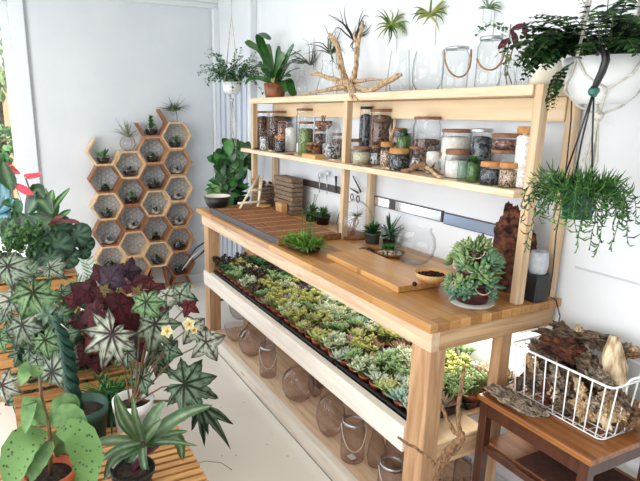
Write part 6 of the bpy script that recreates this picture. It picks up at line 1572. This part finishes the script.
for pts, W in ((((-2, 215, 0), (4, 200, .02), (2, 184, .03)), 18), (((-4, 212, 0), (6, 206, .04), (14, 200, .06)), 13), (((-6, 214, 0), (-2, 195, .0), (-6, 175, 0)), 15), (((-4, 218, 0), (4, 216, .05), (8, 222, .08)), 14)):
    bigleaf(mb, pts, XA, W, RND.choice([C('#2f6f78'), C('#478896'), C('#2a5f66')]), cm=C('#8fb6c0'))
mb.build('leaves', 'leafgloss', t, world=True); MB().tube([p+Vector((0, 0, .07)), at(-3, 214, 'x', XA)], [.006, .005], n=7).build('stem', 'stem', t, world=True)
p = Vector((-1.87, -1.72, ZC)); t = thing('creeping_fig', 'low tangle of small green leaves filling the crate top under the anthurium', 'potted plant', p)
pot(t, p, .045, .06, .06, 'white')
mb = MB()
for i in range(420):
    u, v = RND.gauss(22, 13), RND.gauss(240, 9)
    c = at(u, v, 'x', -1.84+RND.uniform(-.07, .07)); mb.leaf(c, jv(1)+UP*.2, UP+TOCAM, .026, .017, .4, RND.choice([C('#2c5a28'), C('#44783a'), C('#1d4420'), C('#64864c')]), seg=3)
mb.build('foliage', 'leaf', t, world=True)
p = at(33, 262, 'x', -1.80); p = Vector((-1.862, -1.60, ZC)); t = thing('wicker_basket', 'small grey wicker pot at the front of the rear crate', 'basket', p)
MB().lathe([(.003, 0), (.026, 0), (.032, .06), (.028, .06), (.024, .01)], 20, p, jit=.03).build('basket_body', M('grey_wicker', '#9f9a90', '#6d675e', scale=60, stretch=(1, 1, 3), rough=.9, bump=.6), t, world=True)
# thin trailing stems crossing the floor
mb = MB(); q = at(170, 478, 'x', -.36)
mb.tube([at(u, v, 'x', -.34+.002*i) for i, (u, v) in enumerate(((150, 462), (172, 477), (186, 466), (206, 461), (222, 463), (232, 470)))], [.0012]*6, n=4, cap=False)
o = mb.build('trailing_stem', 'stem', org=at(150, 462, 'x', -.34)); tag(o, 'thin dark grassy stem arching over the floor beside the striped plant', 'stem')

# ================================================================== LIGHT
wd = bpy.data.worlds.new('world'); sc.world = wd; wd.use_nodes = True
nt = wd.node_tree; bg = nt.nodes['Background']
sk = nt.nodes.new('ShaderNodeTexSky'); sk.sky_type = 'HOSEK_WILKIE'; sk.turbidity = 4; sk.sun_direction = Vector((-.3, -.6, .75)).normalized()
mx = nt.nodes.new('ShaderNodeMix'); mx.data_type = 'RGBA'; mx.inputs[0].default_value = .75
nt.links.new(sk.outputs[0], mx.inputs[6]); mx.inputs[7].default_value = (.86, .93, 1.0, 1)
nt.links.new(mx.outputs[2], bg.inputs[0]); bg.inputs[1].default_value = 1.9
sl = bpy.data.lights.new('sun', 'SUN'); sl.energy = 8; sl.color = (1, .96, .88); sl.angle = .02
so = bpy.data.objects.new('sun', sl); COL.objects.link(so); so.rotation_euler = Vector((-.45, -.5, -.9)).to_track_quat('-Z', 'Y').to_euler()
def area(name, loc, target, sx, sy, power, col, spread=180):
    l = bpy.data.lights.new(name, 'AREA'); l.shape = 'RECTANGLE'; l.size = sx; l.size_y = sy; l.energy = power; l.color = col; l.spread = math.radians(spread)
    o = bpy.data.objects.new(name, l); COL.objects.link(o); o.location = loc; d = Vector(target)-Vector(loc); o.rotation_euler = d.to_track_quat('-Z', 'Y').to_euler(); return o
area('window_daylight', (.15, FY+.03, 1.35), (.15, 0, 1.2), 5.2, 1.85, 135, (.95, .97, 1.0))
area('door_daylight', (WX-.03, -2.16, 1.2), (0, -2.0, 1.0), .95, 2.1, 24, (.85, .92, 1.0))
area('overhead_fill', (.6, -2.2, CZ-.03), (.6, -2.2, 0), .9, .9, 14, (1, .93, .82))  # fill light added overhead to brighten the room, no fixture known
area('overhead_fill', (-1.6, -1.9, CZ-.03), (-1.6, -1.9, 0), .9, .9, 9, (1, .97, .93))  # second added fill, over the left side of the room
area('grow_lamp', (-1.1, -.24, .79), (-1.1, -.24, 0), 2.0, .08, 4.5, (1, .95, .86))
area('grow_lamp', (-.25, -.12, .79), (-.25, -.10, 0), .3, .06, 2.2, (1, .93, .82))
sc.view_settings.view_transform = 'Standard'; sc.view_settings.look = 'None'; sc.view_settings.gamma = 1; sc.view_settings.exposure = 0.0
